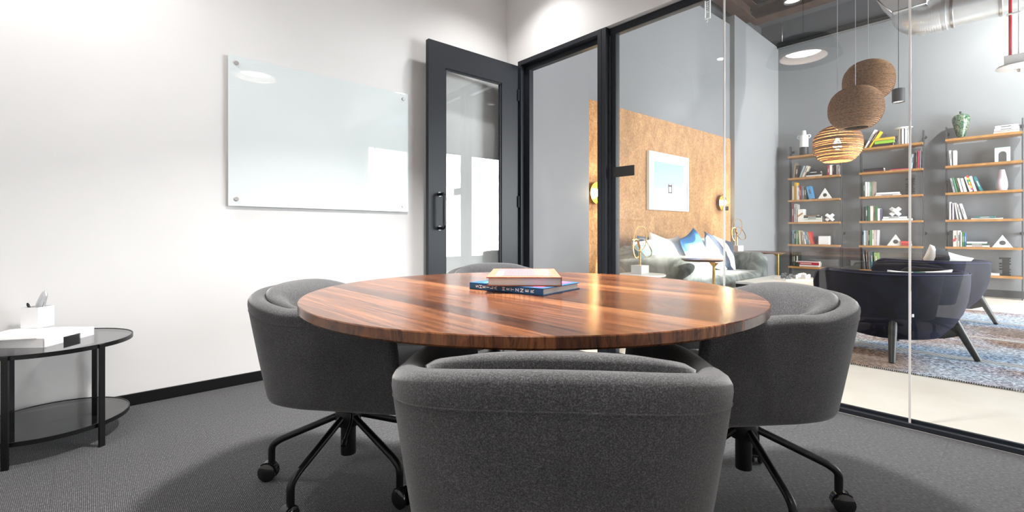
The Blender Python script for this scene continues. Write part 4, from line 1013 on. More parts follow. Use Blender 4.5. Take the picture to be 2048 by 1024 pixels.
globe((4.97, .98, 2.01), .205, .96, False, 'middle brown cardboard globe pendant, the nearest of the cluster', 0, 2)
globe((5.36, 1.20, 1.775), .208, .90, True, 'lowest cardboard globe pendant, glowing through its layers', 0, 3)
# black can pendants
def can(c, label, R=.06, hh=.152):
    g = empty('can_pendant', c)
    b = B(); lathe(b, [(R - .004, .01), (R - .002, 0), (R, 0), (R, hh), (0, hh)], 40, cap=False); lathe(b, [(R - .004, .01), (R - .006, hh - .01)], 40, cap=False); obj('shade', b, M['dark_post'], g, smooth=True, ang=40)
    b = B(); lathe(b, [(0, .012), (R - .004, .012)], 40, cap=False); obj('diffuser', b, mat('can_diffuser', (.9, .86, .84), .4, emit=(1, .9, .85), estr=.9), g)
    b = B(); cyl(b, (0, 0, hh), (0, 0, LZ - c[2]), .003, seg=8); obj('cord', b, M['cable'], g)
    tag(g, label, 'pendant lamp', 'black can pendants'); 
can((6.90, .954, 2.43), 'small black can pendant hanging beside the cardboard globes')
can((3.92, 1.16, 2.665), 'black can pendant cut off at the top edge of the view')

# ------------------------------------------------------------------ ceiling services
b = B()
for z in (4.62, 4.86): box(b, (8.52, LV0, z), (8.78, VW + .1, z + .02))
box(b, (8.64, LV0, 4.64), (8.66, VW + .1, 4.86)); o = struct(obj('beam_far', b, M['rust']))
b = B()
for z in (4.60, 4.86): box(b, (U0 + .14, 3.08, z), (8.52, 3.30, z + .02))
box(b, (U0 + .14, 3.18, 4.62), (8.52, 3.20, 4.86)); struct(obj('beam_side', b, M['rust']))
for u in (5.2, 6.9):
    b = B()
    for z in (4.66, 4.88): box(b, (u - .1, LV0, z), (u + .1, 3.08, z + .018))
    box(b, (u - .01, LV0, 4.678), (u + .01, 3.08, 4.88)); struct(obj('beam_joist', b, M['rust']))
rl = empty('conduit_rail', (LU - .05, 0, 4.40))
b = B(); box(b, (-.02, LV0, 0), (.02, VW, .045)); box(b, (-.025, LV0, .07), (.02, VW, .10)); obj('rail', b, M['cable'], rl)
b = B(); cyl(b, (-.03, LV0, -.012), (-.03, VW, -.012), .007, seg=10); obj('pale_conduit', b, M['steel'], rl, smooth=True, ang=40)
b = B(); cyl(b, (-.02, VW - .09, .1), (-.02, VW - .09, .5), .006, seg=8); obj('hanger_rod', b, M['steel'], rl, smooth=True)
tag(rl, 'black conduit rail running along the top of the grey bookcase wall', 'conduit')
DU, DZ, DR = 8.0, 3.70, .20
dv = .78
du = empty('air_duct', (DU, dv, DZ))
b = B(); mo = [(-.30, -.04), (.30, -.04), (.30, .46), (-.30, .46)]
lo = [(-.26, .02, .10), (.26, .02, .10), (.26, .36, .10), (-.26, .36, .10)]; hi = [(-.26, .0, .30), (.26, .0, .30), (.26, .52, .34), (-.26, .52, .34)]; tp = [(-.26, .0, LZ - DZ - .02), (.26, .0, LZ - DZ - .02), (.26, .62, LZ - DZ - .02), (-.26, .62, LZ - DZ - .02)]
rings(b, [lo, hi, tp]); pb_ = obj('plenum_box', b, M['galv'], du)
b = B()
for l in (lo, hi):
    tube(b, l, .009, 6, closed=True)
for k in range(4): tube(b, [lo[k], hi[k]], .008, 6); tube(b, [hi[k], tp[k]], .008, 6)
obj('seam_flange', b, M['steel'], pb_, smooth=True)
b = B(); pts = bezier((0, .19, .14), (0, .19, -.02), (0, -.10, 0), 26)[0:]; pts = pts + [Vector((0, -.10 - .02 * k, 0)) for k in range(1, 4)]
rs = [DR + (.010 if i % 2 else -.006) for i in range(len(pts))]
pts2 = []; rs2 = []
for i in range(len(pts) - 1):
    for k in range(2): pts2.append(Vector(pts[i]).lerp(Vector(pts[i + 1]), k / 2)); rs2.append(DR + (.009 if k else -.005))
tube(b, pts2, rs2, 40); obj('flexible_elbow', b, M['galv'], du, smooth=True)
b = B(); tube(b, [(0, -.15, 0), (0, -4.0, 0)], [DR - .008] * 2, 48); rd = obj('round_duct', b, M['galv'], du, smooth=True, ang=40)
for k in range(9):
    b = B(); y = -.2 - k * .42; loops = [[((DR - .004 + q) * cos(2 * pi * j / 48), yy, (DR - .004 + q) * sin(2 * pi * j / 48)) for j in range(48)] for q, yy in ((-.006, y - .018), (.006, y - .012), (.006, y + .012), (-.006, y + .018))]
    rings(b, loops, True, False, True); obj('band', b, M['steel'], rd, smooth=True, ang=40)
tag(du, 'silver ventilation duct with a corrugated elbow under the lounge ceiling', 'duct')
rp = (6.5, .07)
rpo = empty('red_pipe', (rp[0], rp[1], 2.60)); b = B(); cyl(b, (0, 0, 0), (0, 0, LZ - 2.62), .012, seg=16); obj('pipe', b, M['red'], rpo, smooth=True, ang=40)
b = B(); cyl(b, (-.01, -.055, .0), (-.01, -.055, LZ - 2.62), .006, seg=8); obj('white_conduit', b, M['white_plastic'], rpo, smooth=True, ang=40)
b = B(); box(b, (-.02, -.07, .40), (.02, .025, .415), .002); obj('clip', b, M['white_plastic'], rpo)
tag(rpo, 'bright red vertical sprinkler pipe near the right edge', 'pipe')
dt = empty('smoke_detector', (rp[0], rp[1] - .06, 2.46))
b = B(); box(b, (-.09, -.12, .05), (.09, .10, .138), .006); obj('housing', b, M['white_plastic'], dt)
b = B(); lathe(b, [(.03, .012), (.13, .02), (.16, .034), (.15, .05), (.0, .05)], 40, cap=False); lathe(b, [(0, .012), (.03, .012)], 40, cap=False); obj('cover_plate', b, M['white_plastic'], dt, smooth=True, ang=40)
b = B(); cyl(b, (0, 0, -.012), (0, 0, .014), .014, .02, 16); obj('sensor', b, M['steel'], dt, smooth=True, ang=40)
tag(dt, 'white detector box hanging at the bottom of the red pipe', 'detector')

# ================================================================== BOOKCASES
UF, UB = 9.35, 9.62
ZS = [2.308, 1.913, 1.516, 1.118, .721, .325]
def bookcase(vl, vr, label):
    c = (vl + vr) / 2; w = vl - vr; r = empty('bookcase', (UF, c, 0))
    for z in ZS:
        b = B(); box(b, (0, -w / 2, z - .032), (UB - UF, w / 2, z), .002); obj('shelf', b, M['oak'], r)
    for s in (-1, 1):
        b = B(); y = s * (w / 2 - .002); box(b, (.085, y - .008, 0), (.185, y + .008, 2.50), .001); up = obj('upright', b, M['dark_post'], r)
        for z in (2.40, .9):
            b = B(); box(b, (.185, y - .006, z), (LU - UF, y + .006, z + .03), .001); cyl(b, (LU - UF - .012, y, z + .015), (LU - UF, y, z + .015), .026, seg=16); obj('wall_bracket', b, M['dark_post'], up)
    tag(r, label, 'bookcase', 'oak and dark steel wall bookcases'); return r
CASES = {'left': (2.847, 2.063), 'middle': (1.795, 1.009), 'right': (.756, -.014)}
for k, v in CASES.items(): bookcase(*v, k + ' one of the three tall open bookcases with oak shelves on the grey wall')
ORD = ['top', 'second', 'third', 'fourth', 'fifth', 'bottom']
UBK = UF + .055
def pscale(x): return UBK / ray(x, 400)[0] / F     # metres per pixel at the book fronts
def vscale(x): return pscale(x) / (ST + CT * (x - 1024) / F)
def rsc(x): return 1 / sqrt(1 + ((x - 1024) / F) ** 2)
CM = {}
def cmat(h):
    if h not in CM: CM[h] = mat('cover_' + h.strip('#'), srgb(h), .55, var=.06, vscale=40)
    return CM[h]
rb = random.Random(11)
def where(case, sh): return ('in %s bookcase, %s shelf' % (case, ORD[sh]))
def upright(case, sh, x0, x1, yt, col, desc, lean=0, depth=None):
    """spine facing the room; lean = shift of its top in photo pixels, to the right"""
    z = ZS[sh]; va = onU(x0, 400, UBK)[0]; vb = onU(x1, 400, UBK)[0]; t = va - vb - .001
    h = onU((x0 + x1) / 2, yt, UBK)[1] - z
    ph = math.atan2(lean * vscale(x0), h); hh = h / max(.5, cos(ph)) * (1 if not lean else .985); d = depth or rb.uniform(.13, .175)
    r = empty('book', (UBK + rb.uniform(-.012, .012), vb if lean >= 0 else va, z + .0003)); r.rotation_euler = (ph, 0, 0)
    o = 0 if lean >= 0 else -t; c = min(.0025, t * .2)
    b = B(); box(b, (0, o, 0), (d, o + c, hh), .0005); box(b, (0, o + t - c, 0), (d, o + t, hh), .0005); box(b, (0, o, 0), (c, o + t, hh), .0005)
    obj('cover', b, cmat(col), r)
    b = B(); box(b, (c, o + c, .003), (d - .004, o + t - c, hh - .004)); obj('page_block', b, M['pages'], r)
    if t > .014 and rb.random() < .6:
        b = B(); zz = hh * rb.uniform(.55, .7); dk = sum(srgb(col)[:3]) / 3 > .3
        box(b, (-.0006, o + t * .3, zz - hh * .25), (.001, o + t * .62, zz + hh * .12)); obj('spine_panel', b, cmat('#55565a' if dk else '#d8d4cc'), r)
    tag(r, desc + ' ' + where(case, sh), 'book', 'books on the %s shelf of the %s bookcase' % (ORD[sh], case)); return r
STK = {}
def flat(case, sh, x0, x1, th, col, desc, key, ang=0, pages=False):
    z = STK.get((case, sh, key), ZS[sh]) + .0004; va = onU(x0, 400, UBK)[0]; vb = onU(x1, 400, UBK)[0]; w = va - vb; t = th * pscale(x0)
    d = min(.2, rb.uniform(.15, .19)); c = min(.0025, t * .2)
    r = empty('book', (UBK + rb.uniform(-.01, .015), vb, z), rad(ang))
    b = B(); box(b, (0, 0, 0), (d, w, c), .0004); box(b, (0, 0, t - c), (d, w, t), .0004)
    if not pages: box(b, (0, 0, 0), (c, w, t), .0004)
    obj('cover', b, cmat(col), r)
    b = B(); box(b, (c if not pages else .003, .003, c), (d - .004, w - .004, t - c)); obj('page_block', b, M['pages'], r)
    if not pages and t > .02 and rb.random() < .55:
        b = B(); dk = sum(srgb(col)[:3]) / 3 > .3; box(b, (-.0006, w * .3, t * .35), (.001, w * .75, t * .68)); obj('spine_panel', b, cmat('#55565a' if dk else '#d8d4cc'), r)
    STK[(case, sh, key)] = z + t
    tag(r, desc + ' ' + where(case, sh), 'book', 'books on the %s shelf of the %s bookcase' % (ORD[sh], case)); return r
U_, F_ = upright, flat
# left bookcase
c = 'left'
U_(c, 1, 1585.5, 1589.5, 326, '#8a7a68', 'tan upright book, leftmost', 3); U_(c, 1, 1590, 1593.5, 331, '#4c453e', 'dark brown upright book, second from left', 3)
U_(c, 1, 1598, 1602.5, 333, '#a9bcc2', 'pale blue leaning book', 9); U_(c, 1, 1603, 1608, 333, '#cfc3b0', 'beige leaning book', 10)
F_(c, 1, 1612, 1643, 3.4, '#d9d8d6', 'white flat book at the bottom of the stack', 'a'); F_(c, 1, 1613, 1643, 3.2, '#35353c', 'charcoal flat book in the middle of the stack', 'a'); F_(c, 1, 1614, 1642, 3.4, '#23222a', 'black flat book on top of the stack', 'a')
for x0, x1, yt, col, d in ((1655, 1658.6, 331, '#b5303f', 'red upright book at the right'), (1659, 1664.4, 330, '#e4e2de', 'white upright book at the right'), (1664.8, 1667.3, 331, '#7a2d33', 'maroon thin upright book at the right'), (1667.6, 1671.5, 330, '#202127', 'black upright book at the right'), (1672, 1676, 330, '#dcdad8', 'pale upright book second from the right end'), (1676.3, 1679.3, 331, '#8c7f86', 'mauve upright book at the right end')):
    U_(c, 1, x0, x1, yt, col, d)
for x0, x1, yt, col, d, ln in ((1584, 1588, 372, '#cdb9a0', 'beige upright book at the left end', 0), (1588.3, 1592.6, 365, '#e9b92e', 'tall yellow upright book', 0), (1593, 1595.4, 371, '#d8d0c2', 'cream thin upright book', 0), (1595.6, 1598.6, 374, '#efeef0', 'white thin upright book', 0), (1599, 1602, 371, '#b8293f', 'red thin upright book', -1), (1602.3, 1605.6, 372, '#a3a19c', 'light grey upright book', -1), (1606, 1609.2, 372, '#7b7a77', 'mid grey upright book', -1), (1609.6, 1612.8, 373, '#3a4034', 'dark olive upright book', -1)):
    U_(c, 2, x0, x1, yt, col, d, ln)
U_(c, 2, 1618, 1628, 373, '#4f93c4', 'wide blue book leaning to the left', -7)
U_(c, 3, 1583.5, 1587.4, 407, '#7e2f3b', 'maroon upright book at the left end'); U_(c, 3, 1587.7, 1591, 408, '#e8e6e4', 'white upright book'); U_(c, 3, 1591.3, 1595, 409, '#b9b6b0', 'grey upright book')
r = U_(c, 3, 1595.6, 1607, 418.5, '#e9e5df', 'wide white book with a brown stroke'); 
b = B(); t_ = .075
mt = Matrix.Translation((-.0012, .05, .13)) @ Matrix.Rotation(rad(-38), 4, 'X'); box(b, (-.0006, -.05, -.014), (.0006, .05, .014), mtx=mt); obj('cover_stroke', b, cmat('#b07a3c'), r)
for th, col, d, x0, x1 in ((4, '#eceae6', 'white flat book at the bottom of the stack', 1605.5, 1643), (4, '#d5dcd0', 'pale green flat book in the stack', 1607, 1643), (3.4, '#2c2c30', 'black flat book in the stack', 1607.5, 1642), (2.2, '#7b5a44', 'brown thin flat book on top of the stack', 1608, 1635)): F_(c, 3, x0, x1, th, col, d, 'a')
for x0, x1, yt, col, d, ln in ((1584, 1587.6, 461, '#86b7d2', 'light blue upright book at the left end', 0), (1588, 1591.8, 462, '#2f3b3d', 'dark slate upright book', 0), (1592.2, 1596, 460.5, '#4f9a4e', 'green upright book', 0), (1598.6, 1602.6, 461, '#cbb79e', 'beige leaning book', -2), (1605, 1608, 463, '#a0937a', 'olive tan leaning book', -3), (1609, 1613, 463.5, '#ece9e4', 'white leaning book', -4), (1613.4, 1617.4, 463.5, '#4d86b8', 'blue leaning book', -5), (1617.8, 1621.6, 463.5, '#b98e6d', 'tan leaning book', -6), (1622.5, 1627.6, 464, '#cf3a32', 'red leaning book at the right', -8)):
    U_(c, 4, x0, x1, yt, col, d, ln)
for x0, x1, col, d in ((1583.8, 1586.4, '#2d4034', 'dark green thin upright book at the left end'), (1586.7, 1590, '#37402f', 'olive green upright book'), (1590.4, 1598, '#2c3a2e', 'thick dark green upright book')): U_(c, 5, x0, x1, 504, col, d)
for th, col, d, x0, x1 in ((3.6, '#ebe6e6', 'white flat book at the bottom of the stack', 1588.5, 1637), (4.6, '#b3243a', 'red flat book in the stack', 1588.5, 1638), (2.6, '#d9b9b9', 'pink flat book on top of the stack', 1592, 1638)): F_(c, 5, x0, x1, th, col, d, 'a')
# middle bookcase
c = 'middle'
U_(c, 0, 1727.5, 1732, 262, '#e7e5e3', 'white book leaning far to the right', 21); U_(c, 0, 1733, 1736, 265, '#6b3b26', 'brown book leaning far to the right', 22); U_(c, 0, 1736.5, 1740, 265.5, '#e8cf3d', 'yellow book leaning far to the right', 23)
U_(c, 0, 1745.0, 1747.0, 268, '#6b6b70', 'grey book leaning behind the flat stack', 20).location.x += .10
for th, col, d, x0, x1 in ((6, '#3b2c30', 'dark red flat book at the bottom of the stack', 1749, 1786), (6.4, '#94c63c', 'lime green flat book in the stack', 1749, 1788), (5, '#e2b33c', 'yellow flat book on top of the stack', 1749, 1789)): F_(c, 0, x0, x1, th, col, d, 'a')
for th, col, d, x0, x1 in ((3.4, '#5d2c31', 'dark red flat book under the black one', 1727.5, 1768), (4, '#222327', 'black flat book at the left', 1726.5, 1767)): F_(c, 1, x0, x1, th, col, d, 'a')
F_(c, 1, 1780, 1817, 2.6, '#c4476f', 'thin pink flat book', 'b')
U_(c, 1, 1819.5, 1825, 308, '#b7c6d2', 'pale blue book leaning to the right', 4); U_(c, 1, 1827, 1830.5, 305, '#2b2a2c', 'black upright book at the right', 1); U_(c, 1, 1831, 1834, 303, '#9c8a6e', 'tan upright book at the right', 1); U_(c, 1, 1834.4, 1837.4, 301, '#c8385c', 'raspberry upright book at the right', 2); U_(c, 1, 1838.4, 1841, 301, '#7b7f88', 'grey upright book at the right end', 1)
for x0, x1, yt, col, d in ((1727, 1729.8, 364, '#2f5a3f', 'dark green upright book at the left end'), (1730.2, 1735.4, 364, '#eceae8', 'white upright book, first of two'), (1735.8, 1739.6, 364, '#e2e2e6', 'white upright book, second of two'), (1740, 1742.8, 364, '#77a878', 'green thin upright book'), (1743.2, 1749, 363, '#9d9184', 'taupe thick upright book')): U_(c, 2, x0, x1, yt, col, d)
F_(c, 2, 1750, 1801, 3, '#e4e4e6', 'white flat book below the other white one', 'a'); F_(c, 2, 1752, 1798, 4, '#f0eff0', 'white flat book on top', 'a')
for x0, x1, yt, col, d in ((1727.3, 1730.4, 413, '#232428', 'black upright book at the left end'), (1730.8, 1735.3, 412, '#1f4a3e', 'dark teal green upright book'), (1735.7, 1739.8, 412, '#2f6b4c', 'green upright book'), (1740.2, 1746.7, 412, '#e9e3d9', 'thick cream upright book'), (1747, 1749.8, 414, '#cdb68c', 'sand thin upright book'), (1750.2, 1754.4, 412, '#3f7149', 'mid green upright book'), (1754.8, 1760.6, 417, '#f0eef2', 'white upright book at the right'), (1761, 1763.2, 418, '#6a5b86', 'purple thin upright book')): U_(c, 3, x0, x1, yt, col, d)
F_(c, 3, 1764, 1824, 4, '#eceae8', 'long white flat book at the bottom of the pair', 'a'); F_(c, 3, 1766, 1812, 4, '#e3e7ea', 'white flat book under the puzzle', 'a')
for x0, x1, yt, col, d in ((1727, 1731.8, 461, '#b9d2de', 'pale blue upright book at the left end'), (1732.2, 1735.8, 461, '#e4dccb', 'cream upright book'), (1736.2, 1739.4, 461, '#44454b', 'dark grey upright book'), (1739.8, 1743.6, 460, '#6fae6a', 'green upright book'), (1744, 1748, 460, '#ece5d8', 'ivory upright book'), (1748.4, 1752, 460, '#e3c9c8', 'pale pink upright book'), (1752.4, 1756, 460, '#d9d4d6', 'pale grey upright book at the right')): U_(c, 4, x0, x1, yt, col, d)
F_(c, 4, 1802, 1822, 4.6, '#c23b33', 'red flat book below, beside the triangle', 'a'); F_(c, 4, 1801, 1821, 5, '#cf4a3e', 'red flat book above, beside the triangle', 'a')
for x0, x1, yt, col, d, ln in ((1728.5, 1731, 500, '#5a6069', 'slate thin leaning book at the left end', -3), (1733.5, 1736, 499, '#6f5a4c', 'brown thin leaning book', -3), (1736.6, 1741.6, 503.5, '#5b5f66', 'grey upright book', -1), (1742, 1746, 503.5, '#2f6672', 'teal upright book', -1), (1749.0, 1757, 505, '#8dad6c', 'light green thick book', -2)): U_(c, 5, x0, x1, yt, col, d, ln)
# right bookcase
c = 'right'
for th, col, d, x0, x1 in ((5.4, '#ecebea', 'white flat book at the bottom of the white stack', 1987, 2039), (5, '#e4e4e8', 'white flat book in the middle of the white stack', 1988.5, 2039), (6, '#f0f0f2', 'white flat book on top of the white stack', 1990, 2037)): F_(c, 0, x0, x1, th, col, d, 'a')
U_(c, 1, 1900.5, 1905, 300, '#efeeec', 'white book leaning to the left', -3); U_(c, 1, 1906, 1913, 301, '#f2f1f0', 'thick white upright book')
for x0, x1, yt, col, d, ln in ((1906.5, 1911, 356, '#a9aaae', 'grey leaning book at the left end', -7), (1912, 1916.4, 354, '#4f8f70', 'green patterned leaning book', -8), (1917.4, 1921, 356, '#8c9477', 'olive grey leaning book', -8), (1921.8, 1927, 356, '#efece8', 'white leaning book, first of the white pair', -8), (1928, 1934.6, 356, '#f1f0f2', 'white leaning book, second of the white pair', -8), (1939, 1946.6, 353, '#f0ede8', 'white leaning book with a coloured stripe', -11), (1948.4, 1954.6, 352, '#e9e6ea', 'pale lilac leaning book', -11), (1960, 1966.6, 353, '#2f7f86', 'teal leaning book at the right end', -14)):
    r = U_(c, 2, x0, x1, yt, col, d, ln)
    if 'stripe' in d:
        b = B(); cols = ['#d94f86', '#e8c34a', '#e07f3d', '#e8c34a', '#39a06a', '#e8c34a', '#d9463d']
        vb_ = -.046
        for k, cc in enumerate(cols): box(b, (-.0014, vb_ + .002, .02 + k * .031), (-.0004, vb_ + .022, .05 + k * .031), mi=k)
        obj('colour_stripe', b, [cmat(q) for q in cols], r)
for x0, x1, yt, col, d, ln in ((1898.3, 1902, 404, '#f1efee', 'white upright book at the left end', 0), (1902.3, 1904, 411, '#8c6b9c', 'purple thin upright book', 0), (1904.3, 1908, 406, '#d9d2e4', 'lilac upright book', 0), (1914, 1917.6, 405, '#e9dfd6', 'cream leaning book', -6), (1920.4, 1924.6, 408, '#f0eff2', 'white leaning book in the middle', -8), (1929, 1933.8, 407, '#efeaec', 'white leaning book at the right', -11)): U_(c, 3, x0, x1, yt, col, d, ln)
F_(c, 3, 1942, 2006, 2.4, '#eceae8', 'long white thin flat book', 'a'); F_(c, 3, 1950, 1991, 3, '#3f7f80', 'teal thin flat book on the white one', 'a')
for x0, x1, yt, col, d in ((1898.3, 1905.2, 461, '#222226', 'thick black upright book at the left end'), (1905.6, 1914, 461, '#edd9d2', 'pale pink upright book with a red mark'), (1914.4, 1920.2, 461, '#f0efed', 'white upright book'), (1920.6, 1924, 464, '#d6d5d3', 'light grey upright book'), (1924.4, 1928, 464, '#3c8a45', 'green upright book'), (1928.4, 1931.6, 466, '#3a77b2', 'blue upright book')):
    r = U_(c, 4, x0, x1, yt, col, d)
    if 'red mark' in d:
        b = B(); mt = Matrix.Translation((-.001, .028, .10)) @ Matrix.Rotation(rad(35), 4, 'X'); box(b, (-.0005, -.012, -.03), (.0005, .012, .03), mtx=mt); obj('red_mark', b, cmat('#c23a44'), r)
for th, col, d, x0, x1 in ((3.6, '#ecd9dc', 'pale pink flat book at the bottom of the stack', 1932.5, 1979), (3.2, '#2f5b45', 'dark green flat book in the stack', 1933, 1977), (3.6, '#dfe8ea', 'white flat book on top of the stack', 1933, 1974)): F_(c, 4, x0, x1, th, col, d, 'a')
F_(c, 5, 1970, 1999, 4, '#f0eff0', 'white flat book below the smaller one', 'a'); F_(c, 5, 1969, 1982, 4, '#eef2ee', 'small white flat book on top', 'a')

# ornaments
def vpos(x, sh, du_=.13): return (UF + du_, onU(x, 400, UF + du_)[0], ZS[sh] + .0004)
def msc(x, du_=.13): return (UF + du_) / ray(x, 400)[0] / F
WC = mat('white_ceramic', (.82, .82, .81), .35); 
# two-tone jug with ring handles
s = msc(1608); v = empty('two_tone_vase', vpos(1608, 0))
b = B(); R0 = 9 * s * rsc(1608); hz = lambda y: (312 - y) * s
lathe(b, [(R0 * .96, 0), (R0, .006), (R0, hz(295))], 36); obj('black_base', b, mat('black_ceramic', (.02, .02, .022), .45), v, smooth=True, ang=40)
b = B(); lathe(b, [(R0, hz(295)), (R0, hz(273)), (R0 * .97, hz(271.3)), (R0 * .55, hz(269.5)), (R0 * .42, hz(262)), (R0 * .30, hz(262)), (R0 * .3, hz(268))], 36); w = obj('white_body', b, WC, v, smooth=True, ang=40)
for sg in (-1, 1):
    b = B(); tube(b, [(0, sg * (R0 * 1.1 + R0 * .38 * cos(t)), hz(274) + R0 * .40 * sin(t)) for t in [2 * pi * i / 24 for i in range(24)]], R0 * .13, 8, closed=True); obj('ring_handle', b, WC, v, smooth=True)
tag(v, 'white jug vase with ring handles and a black lower half on the left bookcase', 'vase')
# triangles with a round hole
def triangle(x0, x1, ytop, sh, lab, hole=.26):
    xc = (x0 + x1) / 2; p = vpos(xc, sh, .10); w = onU(x0, 400, UF + .10)[0] - onU(x1, 400, UF + .10)[0]; h = onU(xc, ytop, UF + .10)[1] - ZS[sh]
    b = B(); n = 48; cz_ = h * .36; rr = w * hole * .62; T = .035
    def tri(a):
        d = Vector((cos(a), sin(a))); P = [Vector((-w / 2, -cz_)), Vector((w / 2, -cz_)), Vector((0, h - cz_))]; best = 1e9
        for i in range(3):
            p0, p1 = P[i], P[(i + 1) % 3]; e = p1 - p0; det = d.x * (-e.y) + e.x * d.y
            if abs(det) < 1e-9: continue
            t = (p0.x * (-e.y) + e.x * p0.y) / det; u = (d.x * p0.y - d.y * p0.x) / det
            if t > 0 and -1e-6 <= u <= 1 + 1e-6: best = min(best, t)
        return d * best
    angs = sorted([2 * pi * i / n for i in range(n)] + [atan2(-cz_, -w / 2) % (2 * pi), atan2(-cz_, w / 2) % (2 * pi), pi / 2])
    lo = []
    for a in angs:
        o = tri(a); i_ = Vector((cos(a), sin(a))) * rr
        lo.append([(-T / 2, i_.x, i_.y + cz_), (-T / 2, o.x, o.y + cz_), (T / 2, o.x, o.y + cz_), (T / 2, i_.x, i_.y + cz_)])
    rings(b, lo, True, False, True)
    tag(obj('triangle_ornament', b, WC, None, p), lab, 'ornament', 'white triangle ornaments')
triangle(1636, 1664, 376.5, 2, 'white triangle ornament with a round hole on the left bookcase')
triangle(1774, 1808.5, 469, 4, 'white triangle ornament with a round hole on the middle bookcase')
triangle(1984, 2026, 470, 4, 'white triangle ornament with a round hole on the right bookcase')
def burr(x0, x1, ytop, zb, sh, lab, rz):
    xc = (x0 + x1) / 2; p = vpos(xc, sh, .11); w = (onU(x0, 400, UF + .11)[0] - onU(x1, 400, UF + .11)[0]) * .98; k = w * .32
    b = B()
    for ax in range(3):
        d = [k, k, k]; d[ax] = w; box(b, [-q / 2 for q in d], [q / 2 for q in d], .003)
    R_ = Euler((rad(45), rad(12), 0), 'XYZ').to_matrix().to_4x4()
    for vv in b.verts: vv.co = R_ @ vv.co
    mz = min(vv.co.z for vv in b.verts)
    o = obj('burr_ornament', b, WC, None, (p[0], p[1], zb - mz + .0005), (0, 0, rz)); tag(o, lab, 'ornament', 'white crossed block ornaments')
burr(1649, 1670, 426, ZS[3], 3, 'white crossed block ornament on the left bookcase', .2)
burr(1777, 1804, 415, STK[('middle', 3, 'a')], 3, 'white crossed block ornament lying on white books on the middle bookcase', .1)
s = msc(1649.5); p = vpos(1649.5, 4); b = B(); cboxl(b, (0, 0, 8.5 * s), (.13, 18.5 * s, 17 * s), .004); o = obj('white_box', b, mat('white_woven_box', (.8, .78, .78), .6, bump=.4, bscale=120), None, p); tag(o, 'plain white box on the fifth shelf of the left bookcase', 'box')
# striped vase with a wide flat rim
s = msc(1807); p = vpos(1807, 0); v = empty('striped_vase', p)
m_s, nt, pr_ = newmat('vertical_stripes'); L = nt.links.new; tc = N(nt, 'ShaderNodeTexCoord'); sx = N(nt, 'ShaderNodeSeparateXYZ'); L(tc.outputs['Object'], sx.inputs[0])
at = N(nt, 'ShaderNodeMath', operation='ARCTAN2'); L(sx.outputs['Y'], at.inputs[0]); L(sx.outputs['X'], at.inputs[1])
mm = N(nt, 'ShaderNodeMath', operation='MULTIPLY_ADD'); mm.inputs[1].default_value = 10 / (2 * pi); mm.inputs[2].default_value = .35; L(at.outputs[0], mm.inputs[0])
fr = N(nt, 'ShaderNodeMath', operation='FRACT'); L(mm.outputs[0], fr.inputs[0]); rr_ = ramp(nt, [(0, (.82, .82, .8)), (.66, (.02, .02, .025))], 'CONSTANT'); L(fr.outputs[0], rr_.inputs['Fac']); L(rr_.outputs['Color'], pr_.inputs['Base Color']); pr_.inputs['Roughness'].default_value = .35
R0 = 11 * s * rsc(1807); hh = 31.5 * s
b = B(); lathe(b, [(R0, 0), (R0, hh)], 60); obj('body', b, m_s, v, smooth=True, ang=40)
b = B(); lathe(b, [(R0 * .9, hh), (R0 * 1.72, hh + .016), (R0 * 1.72, hh + .022), (R0 * .4, hh + .008)], 60); obj('flat_rim', b, WC, v, smooth=True, ang=40)
tag(v, 'black and white striped vase with a wide white rim on the middle bookcase', 'vase')
# black wavy block sculptures
def wavy(x0, x1, ytop, sh, lab, du_=.12):
    xc = (x0 + x1) / 2; p = vpos(xc, sh, du_); w = onU(x0, 400, UF + du_)[0] - onU(x1, 400, UF + du_)[0]; h = onU(xc, ytop, UF + du_)[1] - ZS[sh]
    b = B(); T = .05; n = 7; zz = 0; th = h / n
    for k in range(n):
        off = (-.18 if k % 2 else .18) * w
        if k % 2 == 0: box(b, (-T / 2, -w / 2, k * th + .0), (T / 2, w / 2, k * th + th * .62), .004)
        else: box(b, (-T / 2, -w * .32 + off * .4, k * th - th * .42), (T / 2, w * .30 + off * .4, k * th + th * 1.05), .004); box(b, (-T / 2, -w / 2 if k % 4 == 1 else 0, k * th + .1 * th), (T / 2, 0 if k % 4 == 1 else w / 2, k * th + th * .6), .004)
    tag(obj('stacked_sculpture', b, mat('black_sculpture', (.022, .021, .02), .4), None, p), lab, 'sculpture', 'black stacked sculptures')
wavy(1811, 1830, 355, 2, 'black notched block sculpture on the middle bookcase'); wavy(1998, 2022, 513, 5, 'black notched block sculpture on the right bookcase')
# green mottled vase
s = msc(1922); p = vpos(1922, 0); zf = lambda y: (276 - y) * s; R0 = 19 * s * rsc(1922)
m_g, nt, pr_ = newmat('green_mosaic_glaze'); L = nt.links.new; tc = N(nt, 'ShaderNodeTexCoord'); vn = N(nt, 'ShaderNodeTexVoronoi'); vn.inputs['Scale'].default_value = 70; L(tc.outputs['Object'], vn.inputs['Vector'])
rr_ = ramp(nt, [(0, srgb('#123022')), (.35, srgb('#285a3f')), (.6, srgb('#4f7058')), (.85, srgb('#847f6a'))]); sp = N(nt, 'ShaderNodeSeparateColor'); L(vn.outputs['Color'], sp.inputs[0]); L(sp.outputs[0], rr_.inputs['Fac']); L(rr_.outputs['Color'], pr_.inputs['Base Color']); pr_.inputs['Roughness'].default_value = .18
v = empty('green_vase', p)
b = B(); lathe(b, [(R0 * .42, 0), (R0 * .46, zf(272)), (R0 * .74, zf(255)), (R0 * .95, zf(243)), (R0, zf(238)), (R0 * .97, zf(234)), (R0 * .78, zf(229.5)), (R0 * .40, zf(227)), (R0 * .2, zf(226))], 48); obj('body', b, m_g, v, smooth=True)
